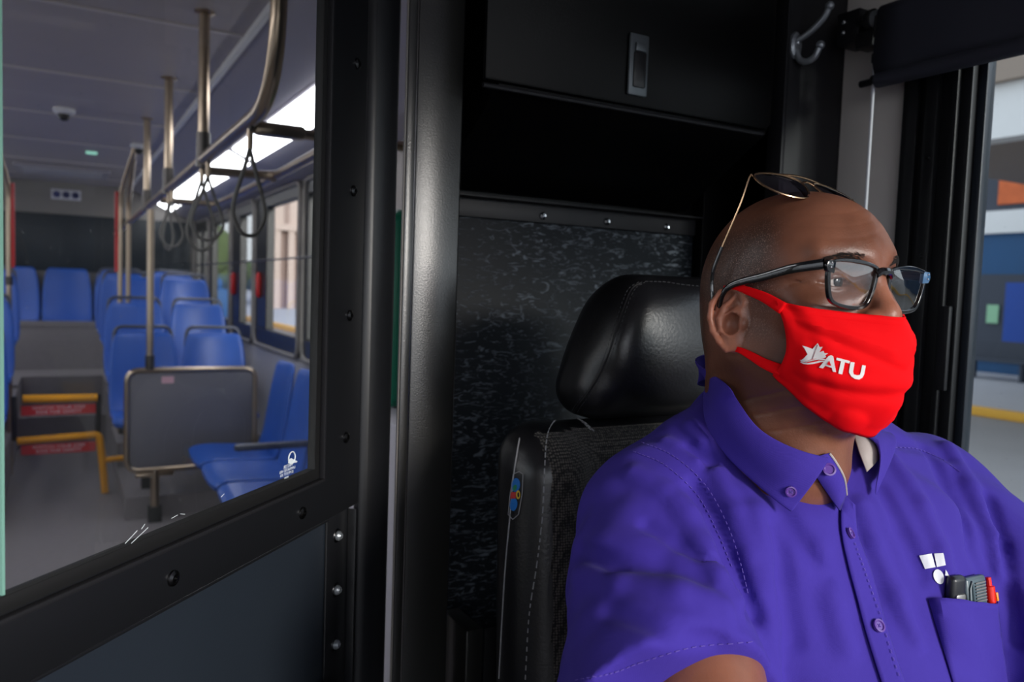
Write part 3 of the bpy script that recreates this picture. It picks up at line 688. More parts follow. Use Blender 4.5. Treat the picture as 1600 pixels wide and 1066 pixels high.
o = MB().box((5.0, 36, GZ), (6.3, 39, 1.05), bev=.2).box((5.2, 36.5, 1.0), (6.1, 38.6, 1.5), bev=.15).build('parked_van', 'terminal_blue'); tag(o, 'small dark blue vehicle parked by the far curb', 'car')
# ================================================================== DRIVER'S CAB
def scr(M, r=.0075, h=.003, name='screw', m='screw', parent=None, hexhead=True):
    mb = MB().lathe([(r*.28, h*.3), (r*.28, h), (r*.55, h*1.1), (r*.95, h*.6), (r, 0)], M, 18)
    return mb.build(name, m, parent)
# driver's door, standing open at 45 degrees
A = rad(45); hx, hy = .369, 1.05
door = empty('driver_door', (hx, hy, 0)); tag(door, 'black framed driver safety door with large glass pane, standing open', 'door')
DM = frame((0, 0, 0), (math.sin(A), math.cos(A), 0), (0, 0, 1), (math.cos(A), -math.sin(A), 0))  # x: along door to hinge, y: up, z: outward normal towards driver
ZB = 1.145
S0, S1 = -.80, -.140
# the moulded frame: stile and sloping-looking bottom rail in one angle piece
mb = MB(); mb.prism([(-.84, ZB-.048), (-.136, ZB-.048), (-.136, 2.0), (-.040, 2.0), (-.040, ZB-.062), (-.072, ZB-.062), (-.84, ZB-.062)][::-1], .004, DM @ Matrix.Translation((0, 0, .0)))
MB().prism([(-.84, ZB-.06), (-.032, ZB-.06), (-.032, 2.02), (S1+.004, 2.02), (S1+.004, ZB+.0), (-.84, ZB+.0)], .005, DM @ Matrix.Translation((0, 0, -.002)), bev=.0015).build('frame', 'frame_black', door)
mb.bm.free()
mb = MB()
mb.prism([(-.84, ZB-.001), (S1, ZB-.001), (S1, 2.02), (S1-.010, 2.02), (S1-.010, ZB+.011), (-.84, ZB+.011)], .010, DM @ Matrix.Translation((0, 0, -.006)), bev=.001)
mb.build('glazing_seal', 'black_rubber', door)
mb = MB(); mb.prism([(S1+.0005, ZB-.002), (S1+.0045, ZB-.002), (S1+.0045, 2.02), (S1+.0005, 2.02)], .007, DM @ Matrix.Translation((0, 0, .0032)), bev=.0008)
mb.prism([(-.84, ZB-.006), (S1+.004, ZB-.006), (S1+.004, ZB-.002), (-.84, ZB-.002)], .007, DM @ Matrix.Translation((0, 0, .0032)), bev=.0008)
mb.build('bead', 'cab_matte', door)
GL = -.573
MB().prism([(GL, ZB-.02), (S1-.002, ZB-.02), (S1-.002, 2.02), (GL, 2.02)], .005, DM @ Matrix.Translation((0, 0, -.004))).build('glass_pane', 'door_glass', door)
MB().prism([(GL-.0022, ZB-.0), (GL, ZB-.0), (GL, 2.02), (GL-.0022, 2.02)], .006, DM @ Matrix.Translation((0, 0, -.0045))).build('glass_edge', 'glass_edge', door)['label'] = 'pale green polished glass edge'
for (s, z) in ((-.402, 1.109), (-.177, 1.110), (-.071, 1.182), (-.068, 1.341), (-.065, 1.501), (-.062, 1.662), (-.062, 1.84)):
    p = DM @ Vector((s, z, .0032)); scr(nframe(p, DM.to_3x3() @ Vector((0, 0, 1))), .0075, .003, parent=door)
MB().prism([(-.84, .0+.35), (-.052, .35), (-.052, ZB-.063), (-.84, ZB-.063)], .003, DM @ Matrix.Translation((0, 0, -.014)), bev=.001).build('lower_panel', 'door_panel', door)
mb = MB(); mb.prism([(-.096, .35), (-.032, .35), (-.032, ZB-.068), (-.044, ZB-.062), (-.096, ZB-.0665)], .003, DM @ Matrix.Translation((0, 0, -.0105)), bev=.001)
mb.prism([(-.040, .35), (-.036, .35), (-.036, ZB-.066), (-.040, ZB-.066)], .012, DM @ Matrix.Translation((0, 0, -.0075)), bev=.001); mb.build('flange', 'frame_black', door)
MB().prism([(-.84, ZB-.068), (-.098, ZB-.068), (-.098, ZB-.0645), (-.84, ZB-.0645)], .006, DM @ Matrix.Translation((0, 0, -.0105)), bev=.001).build('lip', 'frame_black', door)
for z in (1.050, .977, .903, .83):
    p = DM @ Vector((-.069, z, -.0073)); scr(nframe(p, DM.to_3x3() @ Vector((0, 0, 1))), .0095, .001, 'washer', 'screw', door)
    scr(nframe(p, DM.to_3x3() @ Vector((0, 0, 1))), .0065, .006, 'bolt', 'zinc', door)
MB().prism([(-.30, .80), (-.10, .80), (-.10, .862), (-.112, .872), (-.30, .866)], .03, DM @ Matrix.Translation((0, 0, -.010)), bev=.004).build('latch_housing', 'frame_gloss', door)
# etched maker's mark on the pane (mirrored, seen from behind) and scratches
mb = MB(); M = DM @ Matrix.Translation((-.199, 1.176, .0012))
mb.tube([M @ Vector((math.cos(t)*.007, math.sin(t)*.007+.004, 0)) for t in np.linspace(0, 2*PI, 20)[:-1]], .0008, 5, closed=True)
mb.prism([(-.008, -.001), (.010, -.0035), (.012, -.0025), (-.002, .004), (-.007, .003)], .0003, M)
mb.build('etched_emblem', 'etch', door)
for k, (t, s_) in enumerate((('MASTER', .0052), ('LAMINATED AS2', .0045), ('32 M DOT 376', .0045), ('FK20KT', .0028))):
    text_mesh(t, s_, 'etch', door, M @ Matrix.Translation((-.008-.001*k, -.004-.0042*k, 0)) @ Matrix.Diagonal((-1, 1, 1, 1)), 'etched_mark', .0001)
mb = MB()
for (a, b) in (((-.459, 1.143), (-.445, 1.150)), ((-.452, 1.141), (-.432, 1.149)), ((-.440, 1.150), (-.436, 1.153)), ((-.402, 1.149), (-.394, 1.150)), ((-.39, 1.150), (-.384, 1.148)), ((-.33, 1.151), (-.325, 1.153))):
    a_ = (a[0], a[1]+.015); b_ = (b[0], b[1]+.015)
    mb.tube([DM @ Vector((*a_, .0013)), DM @ Vector((*b_, .0013))], .0003, 4)
mb.build('scratch', 'etch', door)
# hinge post
e = empty('hinge_post', (hx, hy, 0)); tag(e, 'narrow black rounded post the driver door hangs on', 'post')
mb = MB(); mb.prism([(-.024, -.018), (-.014, -.026), (.0, -.024), (.027, -.010), (.033, .0), (.033, .016), (.02, .022), (-.018, -.002)], 2.29, Matrix.Translation((0, 0, .001))); mb.build('post', 'frame_black', e, bev=.006)
# partition pillar, glossy black
e = empty('partition_pillar', (.47, 1.05, 0)); tag(e, 'wide glossy black pillar standing behind the driver seat', 'pillar')
MB().box((-.040, .0, .0005), (.029, .007, 2.29), bev=.002).box((.0, .007, .0005), (.029, .11, 2.29)).build('post', 'frame_gloss', e)
MB().box((-.055, .0, .0005), (-.0415, .007, 2.29), bev=.002).build('edge_strip', 'frame_gloss', e)
MB().box((-.0572, .001, .0005), (-.0555, .006, 2.29), bev=.0005).build('trim', 'window_trim', e)
MB().prism([(.0295, 0), (.058, .10), (.058, .11), (.0295, .11)], 2.289, Matrix.Translation((0, 0, .0007))).build('return', 'cab_matte', e, bev=.001)
e = empty('floor_bracket', (.60, 1.16, 0)); tag(e, 'black bent sheet metal bracket at the foot of the glossy pillar', 'bracket')
MB().box((-.052, -.08, .0005), (-.022, .012, .848), bev=.003).build('side', 'frame_gloss', e)
MB().prism([(-.02, 0), (.045, 0), (.045, .825), (.028, .845), (-.02, .845)], .004, frame((0, -.078, .0005), (1, 0, 0), (0, 0, 1), (0, -1, 0)), bev=.001).build('face', 'frame_black', e)
# rear partition panel
e = empty('partition_panel', (.84, 1.2, 0)); tag(e, 'scratched black plastic panel behind the driver seat with screwed top strip', 'panel')
MB().box((-.32, .0, .0005), (.24, .012, 1.53), bev=.001).build('panel', 'scratched_plastic', e)
MB().box((-.32, -.008, 1.500), (.238, -.0005, 1.531), bev=.0015).build('top_strip', 'cab_matte', e)
MB().box((-.32, -.03, 1.5315), (.238, .0, 1.5345), bev=.001).build('lip', 'cab_matte', e)
for x in (.727, .864, 1.003): scr(nframe((x-.84, -.0083, 1.512), (0, -1, 0)), .0065, .005, 'screw', 'chrome', e)
struct(boxo('wall_cab_rear', 'cab_black', (.53, 1.2125, 0), (XW, 1.24, 2.3), bev=0))
struct(boxo('wall_cab_recess', 'cab_black', (1.085, 1.18, 0), (XW-.001, 1.212, 2.3), bev=.002))
# overhead cabinet
e = empty('overhead_cabinet', (.78, 1.1, 1.66)); tag(e, 'black overhead cabinet behind the driver with sloping underside', 'cabinet')
T = Matrix.Translation((-.78, -1.1, -1.66))
Y0 = 1.0
MB().prism([(Y0, 1.664), (1.198, 1.545), (1.211, 1.545), (1.211, 2.29), (Y0, 2.29)], .525, T @ frame((.53, 0, 0), (0, 1, 0), (0, 0, 1), (1, 0, 0)), bev=.004).build('body', 'cab_black', e)
MB().prism([(0, 0), (.539, 0), (.549, .01), (.549, .62), (0, .62)], .010, T @ frame((.503, Y0-.001, 1.668), (1, 0, 0), (0, 0, 1), (0, -1, 0)), bev=.004).build('door', 'cab_black', e)
MB().tube([Vector(p)+Vector((-.78, -1.1, -1.66)) for p in [(.504, Y0-.003, 1.662), (1.04, Y0-.003, 1.662)]], .0035, 8).build('edge_bead', 'cab_matte', e)
l = empty('latch', (-.02, -.112, .068)); l.parent = e
MB().box((-.018, -.006, -.046), (.018, .0, .046), bev=.003).build('bezel', 'latch_grey', l)
MB().box((-.011, -.0085, -.034), (.011, -.0063, .018), bev=.002).build('slot', 'black_plastic', l)
MB().box((-.010, -.011, .019), (.010, -.0063, .032), bev=.002).build('slider', 'latch_grey', l)
# cab side wall: dark hook panel, grey post, window
struct(boxo('wall_cab_hook_panel', 'cab_matte', (1.108, 1.01, 0), (XW+.03, 1.03, 2.295), bev=.002))
struct(boxo('wall_cab_return', 'cab_black', (XW, 1.031, 0), (XW+.03, 1.24, 2.295), bev=.002))
MB().box((1.098, 1.006, 0), (1.1075, 1.04, 2.295), bev=.002).build('trim_2', 'cab_matte')['kind'] = 'structure'
struct(boxo('wall_cab_grey', 'cab_grey', (XW+.001, .86, 0), (XW+.05, 1.0095, 2.30), bev=.002))
struct(boxo('wall_cab_lower', 'cab_grey', (XW, YF, -.3), (XW+.05, .865, .80), bev=.002))
struct(boxo('wall_cab_upper', 'cab_grey', (XW, YF, 1.98), (XW+.05, .865, 2.36), bev=.002))
e = empty('window_20', (XW, .2, 1.2)); e['kind'] = 'structure'; T = Matrix.Translation((-XW, -.2, -1.2))
mb = MB()
for i, (a, b, d) in enumerate(((.845, .872, .004), (.828, .844, -.004), (.806, .8275, .010), (.782, .8055, .0), (.772, .7815, .012), (.7535, .7715, .004))):
    mb.box((XW-.012-d, a, .80), (XW+.04, b, 2.0), T, bev=.0015)
mb.box((XW-.012, -1.46, .80), (XW+.04, .75, .88), T, bev=.002); mb.box((XW-.012, -1.46, 1.92), (XW+.04, .75, 2.0), T, bev=.002)
mb.build('window_frame', 'frame_black', e)
MB().box((XW-.002, .739, .88), (XW+.02, .753, 1.92), T, bev=.002).build('sash_edge', 'door_panel', e)
MB().box((XW+.008, -1.46, .88), (XW+.013, .739, 1.92), T).build('pane', 'cab_glass', e)
MB().box((XW-.030, .757, 1.245), (XW-.0125-.009, .776, 1.38), T, bev=.002).build('sash_handle', 'cab_matte', e)
mb = MB()
for z in (1.28, 1.46, 1.62): mb.lathe([(.0, .003), (.003, .003), (.004, 0)], T @ nframe((XW-.022, .817, z), (-1, 0, 0)), 10)
mb.build('frame_screw', 'screw', e)
# windscreen surround and dashboard side, forward of the driver (outside the photograph's frame but part of the cab)
struct(boxo('wall_front_lower', 'cab_grey', (-XW, YF-.05, -.3), (XW, YF, .75), bev=.01)); struct(boxo('wall_front_upper', 'cab_black', (-XW, YF-.05, 2.1), (XW, YF, 2.36), bev=.01))
# coat hook, screwed to the front-facing black panel
e = empty('coat_hook', (1.122, 1.01, 1.828)); tag(e, 'double prong grey metal coat hook on the black wall panel', 'hook')
MB().lathe([(.0, .007), (.009, .007), (.013, .004), (.014, .0005)], nframe((0, -.0, -.0), (0, -1, 0)) @ Matrix.Diagonal((1, 1.7, 1, 1))).build('plate', 'zinc', e)
MB().tube(spline([(0, -.004, .008), (.005, -.018, .014), (.009, -.034, .024), (.012, -.050, .038), (.013, -.058, .052)], 6), [.0055]*24+[.006], 10).sphere((.013, -.059, .054), .0075).build('upper_prong', 'zinc', e)
MB().tube(spline([(0, -.004, -.010), (.002, -.010, -.026), (.006, -.022, -.032), (.010, -.036, -.026), (.012, -.044, -.010)], 6), .0055, 10).sphere((.012, -.045, -.008), .0075).build('lower_prong', 'zinc', e)
scr(nframe((.0, -.0075, .003), (0, -1, 0)), .004, .003, 'screw', 'chrome', e)
o = scr(nframe((1.112, 1.0095, 1.925), (0, -1, 0)), .006, .004, 'bolt_head', 'chrome'); tag(o, 'small bright bolt head at the top of the black panel above the coat hook', 'bolt')
# roller blind
e = empty('roller_blind', (XW-.05, .548, 1.84)); tag(e, 'black roller blind above the driver side window', 'blind')
o_ = Vector((-(XW-.05), -.6, -1.86)); T = Matrix.Translation(o_)
MB().box((XW-.055, .99, 1.852), (XW-.001, 1.035, 1.908), T, bev=.002).build('bracket', 'frame_black', e)
MB().box((XW-.062, .955, 1.835), (XW-.058+.03, .99, 1.862), T, bev=.002).build('bracket_arm', 'black_plastic', e)
for z in (1.89, 1.872): scr(T @ nframe((XW-.056, 1.020, z), (-1, 0, 0)), .0045, .003, 'screw', 'chrome', e)
MB().tube([Vector(p)+o_ for p in ((XW-.05, .995, 1.88), (XW-.05, .962, 1.88))], .007, 10).build('axle', 'frame_black', e)
MB().tube([Vector(p)+o_ for p in ((XW-.05, .972, 1.88), (XW-.05, .962, 1.88))], .019, 18).build('end_ring', 'black_rubber', e)
MB().tube([Vector(p)+o_ for p in ((XW-.05, .962, 1.88), (XW-.05, -.9, 1.88))], .0155, 18).build('roller_tube', 'zinc', e)
rows = []
for y in np.linspace(.945, -.85, 40):
    w_ = .003*math.sin(y*37)+.002*math.sin(y*71+1); r = .0185
    prof = [(XW-.05+r*math.cos(t), 1.88+r*math.sin(t)) for t in np.linspace(-.2, PI, 10)]+[(XW-.05-r, 1.86), (XW-.05-r+w_, 1.83), (XW-.05-r+w_*1.3, 1.80), (XW-.066, 1.782)]
    rows.append([Vector((x, y, z))+o_ for x, z in prof])
MB().grid(rows).build('fabric', 'blind', e, solid=.0012)
MB().tube([Vector(p)+o_ for p in ((XW-.064, .940, 1.772), (XW-.064, -.85, 1.772))], .0125, 14).build('hem_sleeve', 'blind', e)
MB().tube([Vector(p)+o_ for p in ((XW-.064, .972, 1.772), (XW-.064, .941, 1.772))], .006, 10).build('bottom_bar', 'frame_black', e)
e2 = empty('blind_guide_rod', (XW-.064, .895, 1.185)); tag(e2, 'thin white vertical guide rod with black clips beside the blind', 'rod')
MB().tube([(0, 0, -.7), (0, 0, .655)], .0028, 8).build('rod', 'white_rod', e2)
MB().tube([(0, 0, .64), (0, 0, .675)], .0045, 8).build('socket', 'black_plastic', e2)
MB().tube([(0, 0, .598), (0, 0, .612)], .0055, 8).build('clip', 'black_plastic', e2); MB().sphere((0, 0, .572), .006).build('stop', 'black_plastic', e2)
# ------------------------------------------------------------------ driver's seat
seat = empty('driver_seat', (.72, .85, 0)); tag(seat, 'black leather and cloth driver seat with wide stitched headrest', 'seat')
sx, sy = .72, .85
def f_back(p):
    x = p[..., 0]; y = p[..., 1]; z = p[..., 2]
    q = p.copy(); q[..., 1] = y-(1.2-z)*-.05
    d = rbox(q, (.72, .872, .86), (.232, .045, .352), .045)
    for s in (-1, 1):
        d = smin(d, cone(q, (.72+s*.186, .835, .62), (.72+s*.186, .845, 1.15), .058, .050), .03)
    return d
v, q = surfnet(f_back, (.44, .74, .48), (1.0, .98, 1.26), .007)
cen = v[q].mean(1); nn = np.cross(v[q[:, 1]]-v[q[:, 0]], v[q[:, 2]]-v[q[:, 0]]); nn /= np.linalg.norm(nn, axis=1, keepdims=True)
front = (nn[:, 1] < -.25) & (cen[:, 0] > .512) & (cen[:, 0] < .928) & (cen[:, 2] < 1.205)
sb = Vector((-.72, -.85, 0)); vv = v+np.array(sb)
bl = meshobj('backrest', vv, q[~front], 'leather', seat); bl['label'] = 'black leather seat back shell'
bf = meshobj('backrest_cloth', vv, q[front], 'seat_fabric', seat); bf['label'] = 'dark ribbed woven cloth facing'
full = meshobj('tmp', v, q, 'leather'); Bs = bvh(full); D.objects.remove(full)
def f_head(p):
    z = p[..., 2]; t = np.clip((z-1.21)/.20, 0, 1); q = p.copy(); sc = .160-.068*t**1.9
    q[..., 0] = .735+(p[..., 0]-.735)*(.160/sc); q[..., 1] = p[..., 1]+.02*t+.8*(p[..., 0]-.725)**2*0
    d = rbox(q, (.735, .88, 1.31), (.160, .060, .098), .05)
    d = smin(d, ell(p, (.725, .815, 1.31), (.11, .03, .075)), .03)
    return d*.75
v, q = surfnet(f_head, (.52, .74, 1.18), (.93, .98, 1.45), .006)
hd = meshobj('headrest', v+np.array(sb), q, 'leather', seat)
full = meshobj('tmp', v, q, 'leather'); Bh = bvh(full); D.objects.remove(full)
hl = [(1003, 441), (985, 455), (968, 500), (952, 550), (932, 595), (905, 632), (897, 645)]
def keepworld(o): # stitching is traced in world space, then handed to the seat
    o.data.transform(Matrix.Translation(sb)); return o
keepworld(stitches('headrest_stitching', [[(x-5, y) for x, y in hl], [(x+5, y) for x, y in hl], [(1008, 440), (1040, 441), (1075, 446), (1120, 449)]], Bh, 'thread_dark', seat, .0005, .003, .0018))
mb = MB(); P = [p for p, n in surf_line(Bh, hl, .0002)]; mb.tube(P, .0013, 6); keepworld(mb.build('headrest_seam', 'leather', seat))
bl_ = [(925, 672), (905, 655), (880, 650), (862, 658), (852, 680), (848, 730), (845, 800), (836, 880), (824, 960), (818, 1060)]
keepworld(stitches('backrest_stitching', [[(x-2, y) for x, y in bl_], [(x+3, y+2) for x, y in bl_]], Bs, 'stitch', seat, .0009, .0045, .0015))
mb = MB(); P = [p for p, n in surf_line(Bs, [(812, 685), (808, 710), (803, 745), (797, 810), (789, 900), (780, 1060)], .0005)]; mb.tube(P, .0010, 6); keepworld(mb.build('side_piping', 'stitch', seat))
# embroidered tag on the side of the seat
def ellipse(cx, cy, rx, ry, rot=0, n=18): return [(cx+rx*math.cos(t)*math.cos(rot)-ry*math.sin(t)*math.sin(rot), cy+rx*math.cos(t)*math.sin(rot)+ry*math.sin(t)*math.cos(rot)) for t in np.linspace(0, 2*PI, n+1)[:-1]]
for nm, m, pl, of in (('tag_patch', 'frame_black', [(803, 741), (818, 741), (811, 804), (795, 804)], .0008), ('tag_emblem', 'badge_blue', ellipse(807, 758, 6.5, 11, .1), .0014), ('tag_emblem', 'badge_blue', ellipse(803.5, 788, 6, 10.5, .1), .0014),
                      ('tag_detail', 'badge_green', ellipse(806, 762, 3, 5, .3), .0018), ('tag_detail', 'badge_red', [(800, 769), (808, 769), (807, 779), (799, 779)], .0018), ('tag_detail', 'badge_yellow', ellipse(811, 773, 3.2, 7), .0018), ('tag_detail', 'frame_black', ellipse(811.5, 773, 1.6, 4), .0022)):
    keepworld(decal(nm, [pl], Bs, m, seat, of, 2.0))
keepworld(MB().tube([p for p, n in surf_line(Bs, [(803, 741), (818, 741), (811, 804), (795, 804), (803, 741)], .001, 2)], .0006, 5).build('tag_border', 'stitch', seat))
MB().box((-.21, -.52, .50), (.25, -.04, .62), bev=.04, seg=4).build('cushion', 'seat_fabric', seat)
MB().box((-.16, -.45, .15), (.20, -.05, .499), bev=.01).build('pedestal', 'black_plastic', seat)
struct(boxo('floor_cab', 'black_rubber', (.44, -1.45, .0005), (XW-.001, 1.19, .15), bev=.005))
# ================================================================== THE DRIVER
HX, HY, HZ = .62, .55, 1.38
person = empty('person', (.67, .60, .60)); tag(person, 'seated bus driver in purple short-sleeved shirt, red cloth mask and glasses, looking ahead', 'person')
PO = np.array([-.67, -.60, -.60])
def H(p): # world -> head frame (lateral, forward, up), head turned 2 degrees and tilted back 4
    q = p-np.array([HX, HY, HZ]); a = rad(2); c, s = math.cos(a), math.sin(a)
    l = q[..., 0]*c+q[..., 1]*s; f = q[..., 0]*s-q[..., 1]*c; u = q[..., 2]
    b = rad(4); cb, sb_ = math.cos(b), math.sin(b)
    return np.stack([l, f*cb+u*sb_, u*cb-f*sb_], -1)
def HI(l, f, u): # head frame -> world
    b = rad(4); f, u = f*math.cos(b)-u*math.sin(b), f*math.sin(b)+u*math.cos(b)
    a = rad(2); c, s = math.cos(a), math.sin(a); return Vector((HX+l*c+f*s, HY+l*s-f*c, HZ+u))
_b = rad(25); EO = np.array([-.0765, .000, -.020]); E1 = np.array([math.sin(_b), math.cos(_b), 0]); E2 = np.array([.0, -.17, .985]); EN = np.cross(E2, E1); EN = EN/np.linalg.norm(EN)
if EN[0] > 0: EN = -EN
EM = np.stack([E1, E2, EN], 0)
def ear(h):
    e = (h-EO) @ EM.T*1000 # mm: forward, up, out
    def c(a, b, ra, rb): return cone(e, a, b, ra, rb)
    d = ell(e, (-2, 6, 0), (16, 22, 3.4)); d = smin(d, ell(e, (1, -19, .5), (8.5, 11, 3.8)), 4)
    d = smin(d, cone(e, (4, 4, -6), (2, -4, -8), 13, 14), 6)                     # root joined to the skull
    hel = [(9, 4, 3), (12, 13, 3.2), (9, 23, 3.4), (1, 29, 3.6), (-10, 27, 4), (-18, 18, 4.5), (-19.5, 6, 4.5), (-17, -7, 3.5), (-11, -18, 2.4), (-4, -27, 1)]
    for a, b in zip(hel, hel[1:]): d = smin(d, c(a, b, 2.9, 2.9), 1.6)
    d = -smin(-d, ell(e, (-4, 16, 5.2), (10.5, 9.5, 4.6)), 1.2)                  # scapha / fossa
    for a, b in zip([(3, 20, 2.6), (-6, 13, 3.4), (-11, 3, 3.6), (-9, -8, 3)], [(-6, 13, 3.4), (-11, 3, 3.6), (-9, -8, 3), (-1, -14, 2.6)]): d = smin(d, c(a, b, 2.4, 2.4), 2.2)
    d = smin(d, c((12, 7, 1.5), (-4, 6, 1.5), 2, 1.6), 2)
    d = -smin(-d, ell(e, (1, -4, 4.0), (8.5, 10, 8.5)), 1.6)                     # concha
    d = smin(d, ell(e, (11, -5, 2.6), (3.8, 5.2, 3.2)), 2.5)                     # tragus
    return d/1000
def head(p, ears=True, neck=True):
    h = H(p); m = h.copy(); m[..., 0] = np.abs(h[..., 0])
    d = ell(h, (0, .006, .024), (.0730, .090, .080))
    d = smin(d, ell(h, (0, .040, .034), (.060, .054, .053)), .025)                # forehead
    d = smin(d, ell(h, (0, -.016, .0), (.068, .066, .066)), .025)
    d = smin(d, ell(h, (0, .034, -.035), (.059, .058, .066)), .025)              # face mass
    d = smin(d, cone(m, (.052, .002, -.05), (.018, .078, -.098), .021, .020), .022) # jaw
    d = smin(d, ell(h, (0, .076, -.097), (.022, .018, .018)), .018)               # chin
    d = smin(d, ell(h, (0, .082, -.055), (.028, .022, .034)), .016)              # muzzle
    d = smin(d, ell(m, (.046, .062, -.012), (.021, .022, .018)), .014)           # cheekbone
    d = smin(d, cone(m, (.008, .090, .036), (.048, .074, .038), .0080, .0070), .013) # brow
    d = smax(d, -ell(m, (.034, .102, .014), (.021, .024, .014)), .012)           # socket
    d = smin(d, ell(m, (.032, .0710, .013), (.0155, .0150, .0130)), .003)        # lids over the eye
    d = smax(d, -ell(m, (.0325, .086, .0118), (.0128, .012, .0036)), .0015)     # lid opening
    d = smin(d, cone(h, (0, .089, .026), (0, .105, -.010), .0065, .0090), .009)  # bridge
    d = smin(d, ell(h, (0, .107, -.018), (.0125, .011, .0105)), .007)
    d = smin(d, ell(m, (.0135, .098, -.022), (.0085, .011, .009)), .006)
    if neck:
        d = smin(d, cone(h, (0, -.022, -.045), (0, -.032, -.165), .062, .058), .03)
        d = smin(d, cone(h, (0, .018, -.075), (0, .008, -.155), .046, .052), .03)
        for z, a in ((-.088, .0008), (-.104, .0007), (-.122, .0008)):           # neck creases
            zz = h[..., 2]-z-.25*(h[..., 1]-.03); d = d+a*np.exp(-(zz/.0018)**2)*(h[..., 1] < .09)
    e = ear(m*np.array([-1, 1, 1]))
    if ears: d = smin(d, e, .004)
    # lid crease, crow's feet, forehead lines
    r = np.hypot((m[..., 1]-.083), (m[..., 2]-.0085)*1.0)
    d = d+.0012*np.exp(-((m[..., 2]-.0095-.25*(m[..., 0]-.032)**2*100*.2)/.0011)**2)*(m[..., 1] > .06)*(np.abs(m[..., 0]-.033) < .020)
    for k in (-.3, .0, .35):
        a = m[..., 2]-.012-(m[..., 1]-.062)*k*-1; d = d+.0008*np.exp(-(a/.0013)**2)*np.exp(-((m[..., 1]-.058)/.010)**2)*(m[..., 0] > .045)
    for z in (.055, .066, .078):
        a = h[..., 2]-z-.006*np.sin(h[..., 0]*45); d = d+.00028*np.exp(-(a/.0016)**2)*(h[..., 1] > .05)
    return d
# torso frame: chest turned 12 degrees towards the aisle
TC = np.array([.67, .58, 0.]); TL = np.array([.978, -.208, 0]); TF = np.array([-.208, -.978, 0])
def T_(p): q = p-TC; return np.stack([q @ TL, q @ TF, p[..., 2]], -1)
def TI(l, f, z): v = TC+TL*l+TF*f; return np.array([v[0], v[1], z])
SR = TI(-.160, -.005, 1.143); ER = TI(-.258, .275, .945); SLv = TI(.190, -.01, 1.158); EL = TI(.275, .21, .955)
def torso(p):
    t = T_(p); m = t.copy(); m[..., 0] = np.abs(t[..., 0])
    d = ell(t, (0, -.01, 1.05), (.195, .120, .205))
    d = smin(d, ell(m, (.085, .055, 1.10), (.10, .065, .09)), .05)
    d = smin(d, ell(t, (.01, .055, .88), (.205, .165, .215)), .06)
    d = smin(d, cone(t, (-.145, -.01, 1.160), (.155, -.01, 1.163), .052, .052), .035)
    d = smin(d, cone(m, (.030, -.02, 1.243), (.140, -.01, 1.172), .052, .048), .03)
    return d
def armR(p, g=0): return cone(p, SR, ER, .070+g*.6, .058+g)
def armL(p, g=0): return cone(p, SLv, EL, .070+g*.6, .058+g)
def rot_noise(p, s, a, ph):
    v = np.array(a, float); v /= np.linalg.norm(v); return np.sin((p @ v)*s+ph)
axR = (ER-SR)/np.linalg.norm(ER-SR); axL = (EL-SLv)/np.linalg.norm(EL-SLv)
HEMR, HEML = .188, .22
FOLDS = [] # (a, b, radius, depth) : negative depth = groove
def fold(d, p, pts, rad_, dep):
    for a, b in zip(pts, pts[1:]):
        a = np.array(a, float); b = np.array(b, float); ab = b-a; t = np.clip(((p-a)@ab)/(ab@ab), 0, 1); r = np.linalg.norm(p-a-t[..., None]*ab, axis=-1)
        d = d-dep*np.exp(-(r/rad_)**2)
    return d
FD = []
def shirt(p, cut=True):
    d = torso(p)-.010
    aR = cone(p, SR, ER, .072, .114)
    aL = cone(p, SLv, EL, .072, .096)
    tR = (p-SR) @ axR; tL = (p-SLv) @ axL
    # drape of the sleeves: soft rings and diagonals
    nR = axR+.60*TF+.30*TL; nR = nR/np.linalg.norm(nR); tRc = (p-SR) @ nR
    aR = aR-.0035*np.sin(tR*60+8*(p[..., 0]-.45)*6)*np.clip(tR/.1, 0, 1)
    if cut:
        aR = smax(aR, tRc-.194*float(axR @ nR), .003); aL = smax(aL, tL-HEML, .003)
    d = smin(d, aR, .022); d = smin(d, aL, .022)
    for f in FD: d = fold(d, p, *f)
    d = d-.0016*rot_noise(p, 95, (1, .3, .6), 0)*rot_noise(p, 41, (.2, .2, -1), 1)-.001*rot_noise(p, 150, (.5, 1, .2), 2)*rot_noise(p, 70, (1, -.4, .7), .5)
    return d
def shirt_cut(p):
    d = shirt(p)
    w = p-np.array([.635, .60, 0]); zz = p[..., 2]
    # neck hole
    t = T_(p); vv = np.abs(t[..., 0]+.012)-np.clip((zz-1.182)*.50, 0, .1)
    v_ = np.maximum(np.maximum(vv, .02-t[..., 1]), 1.182-zz)
    return smax(d, -v_, .003)
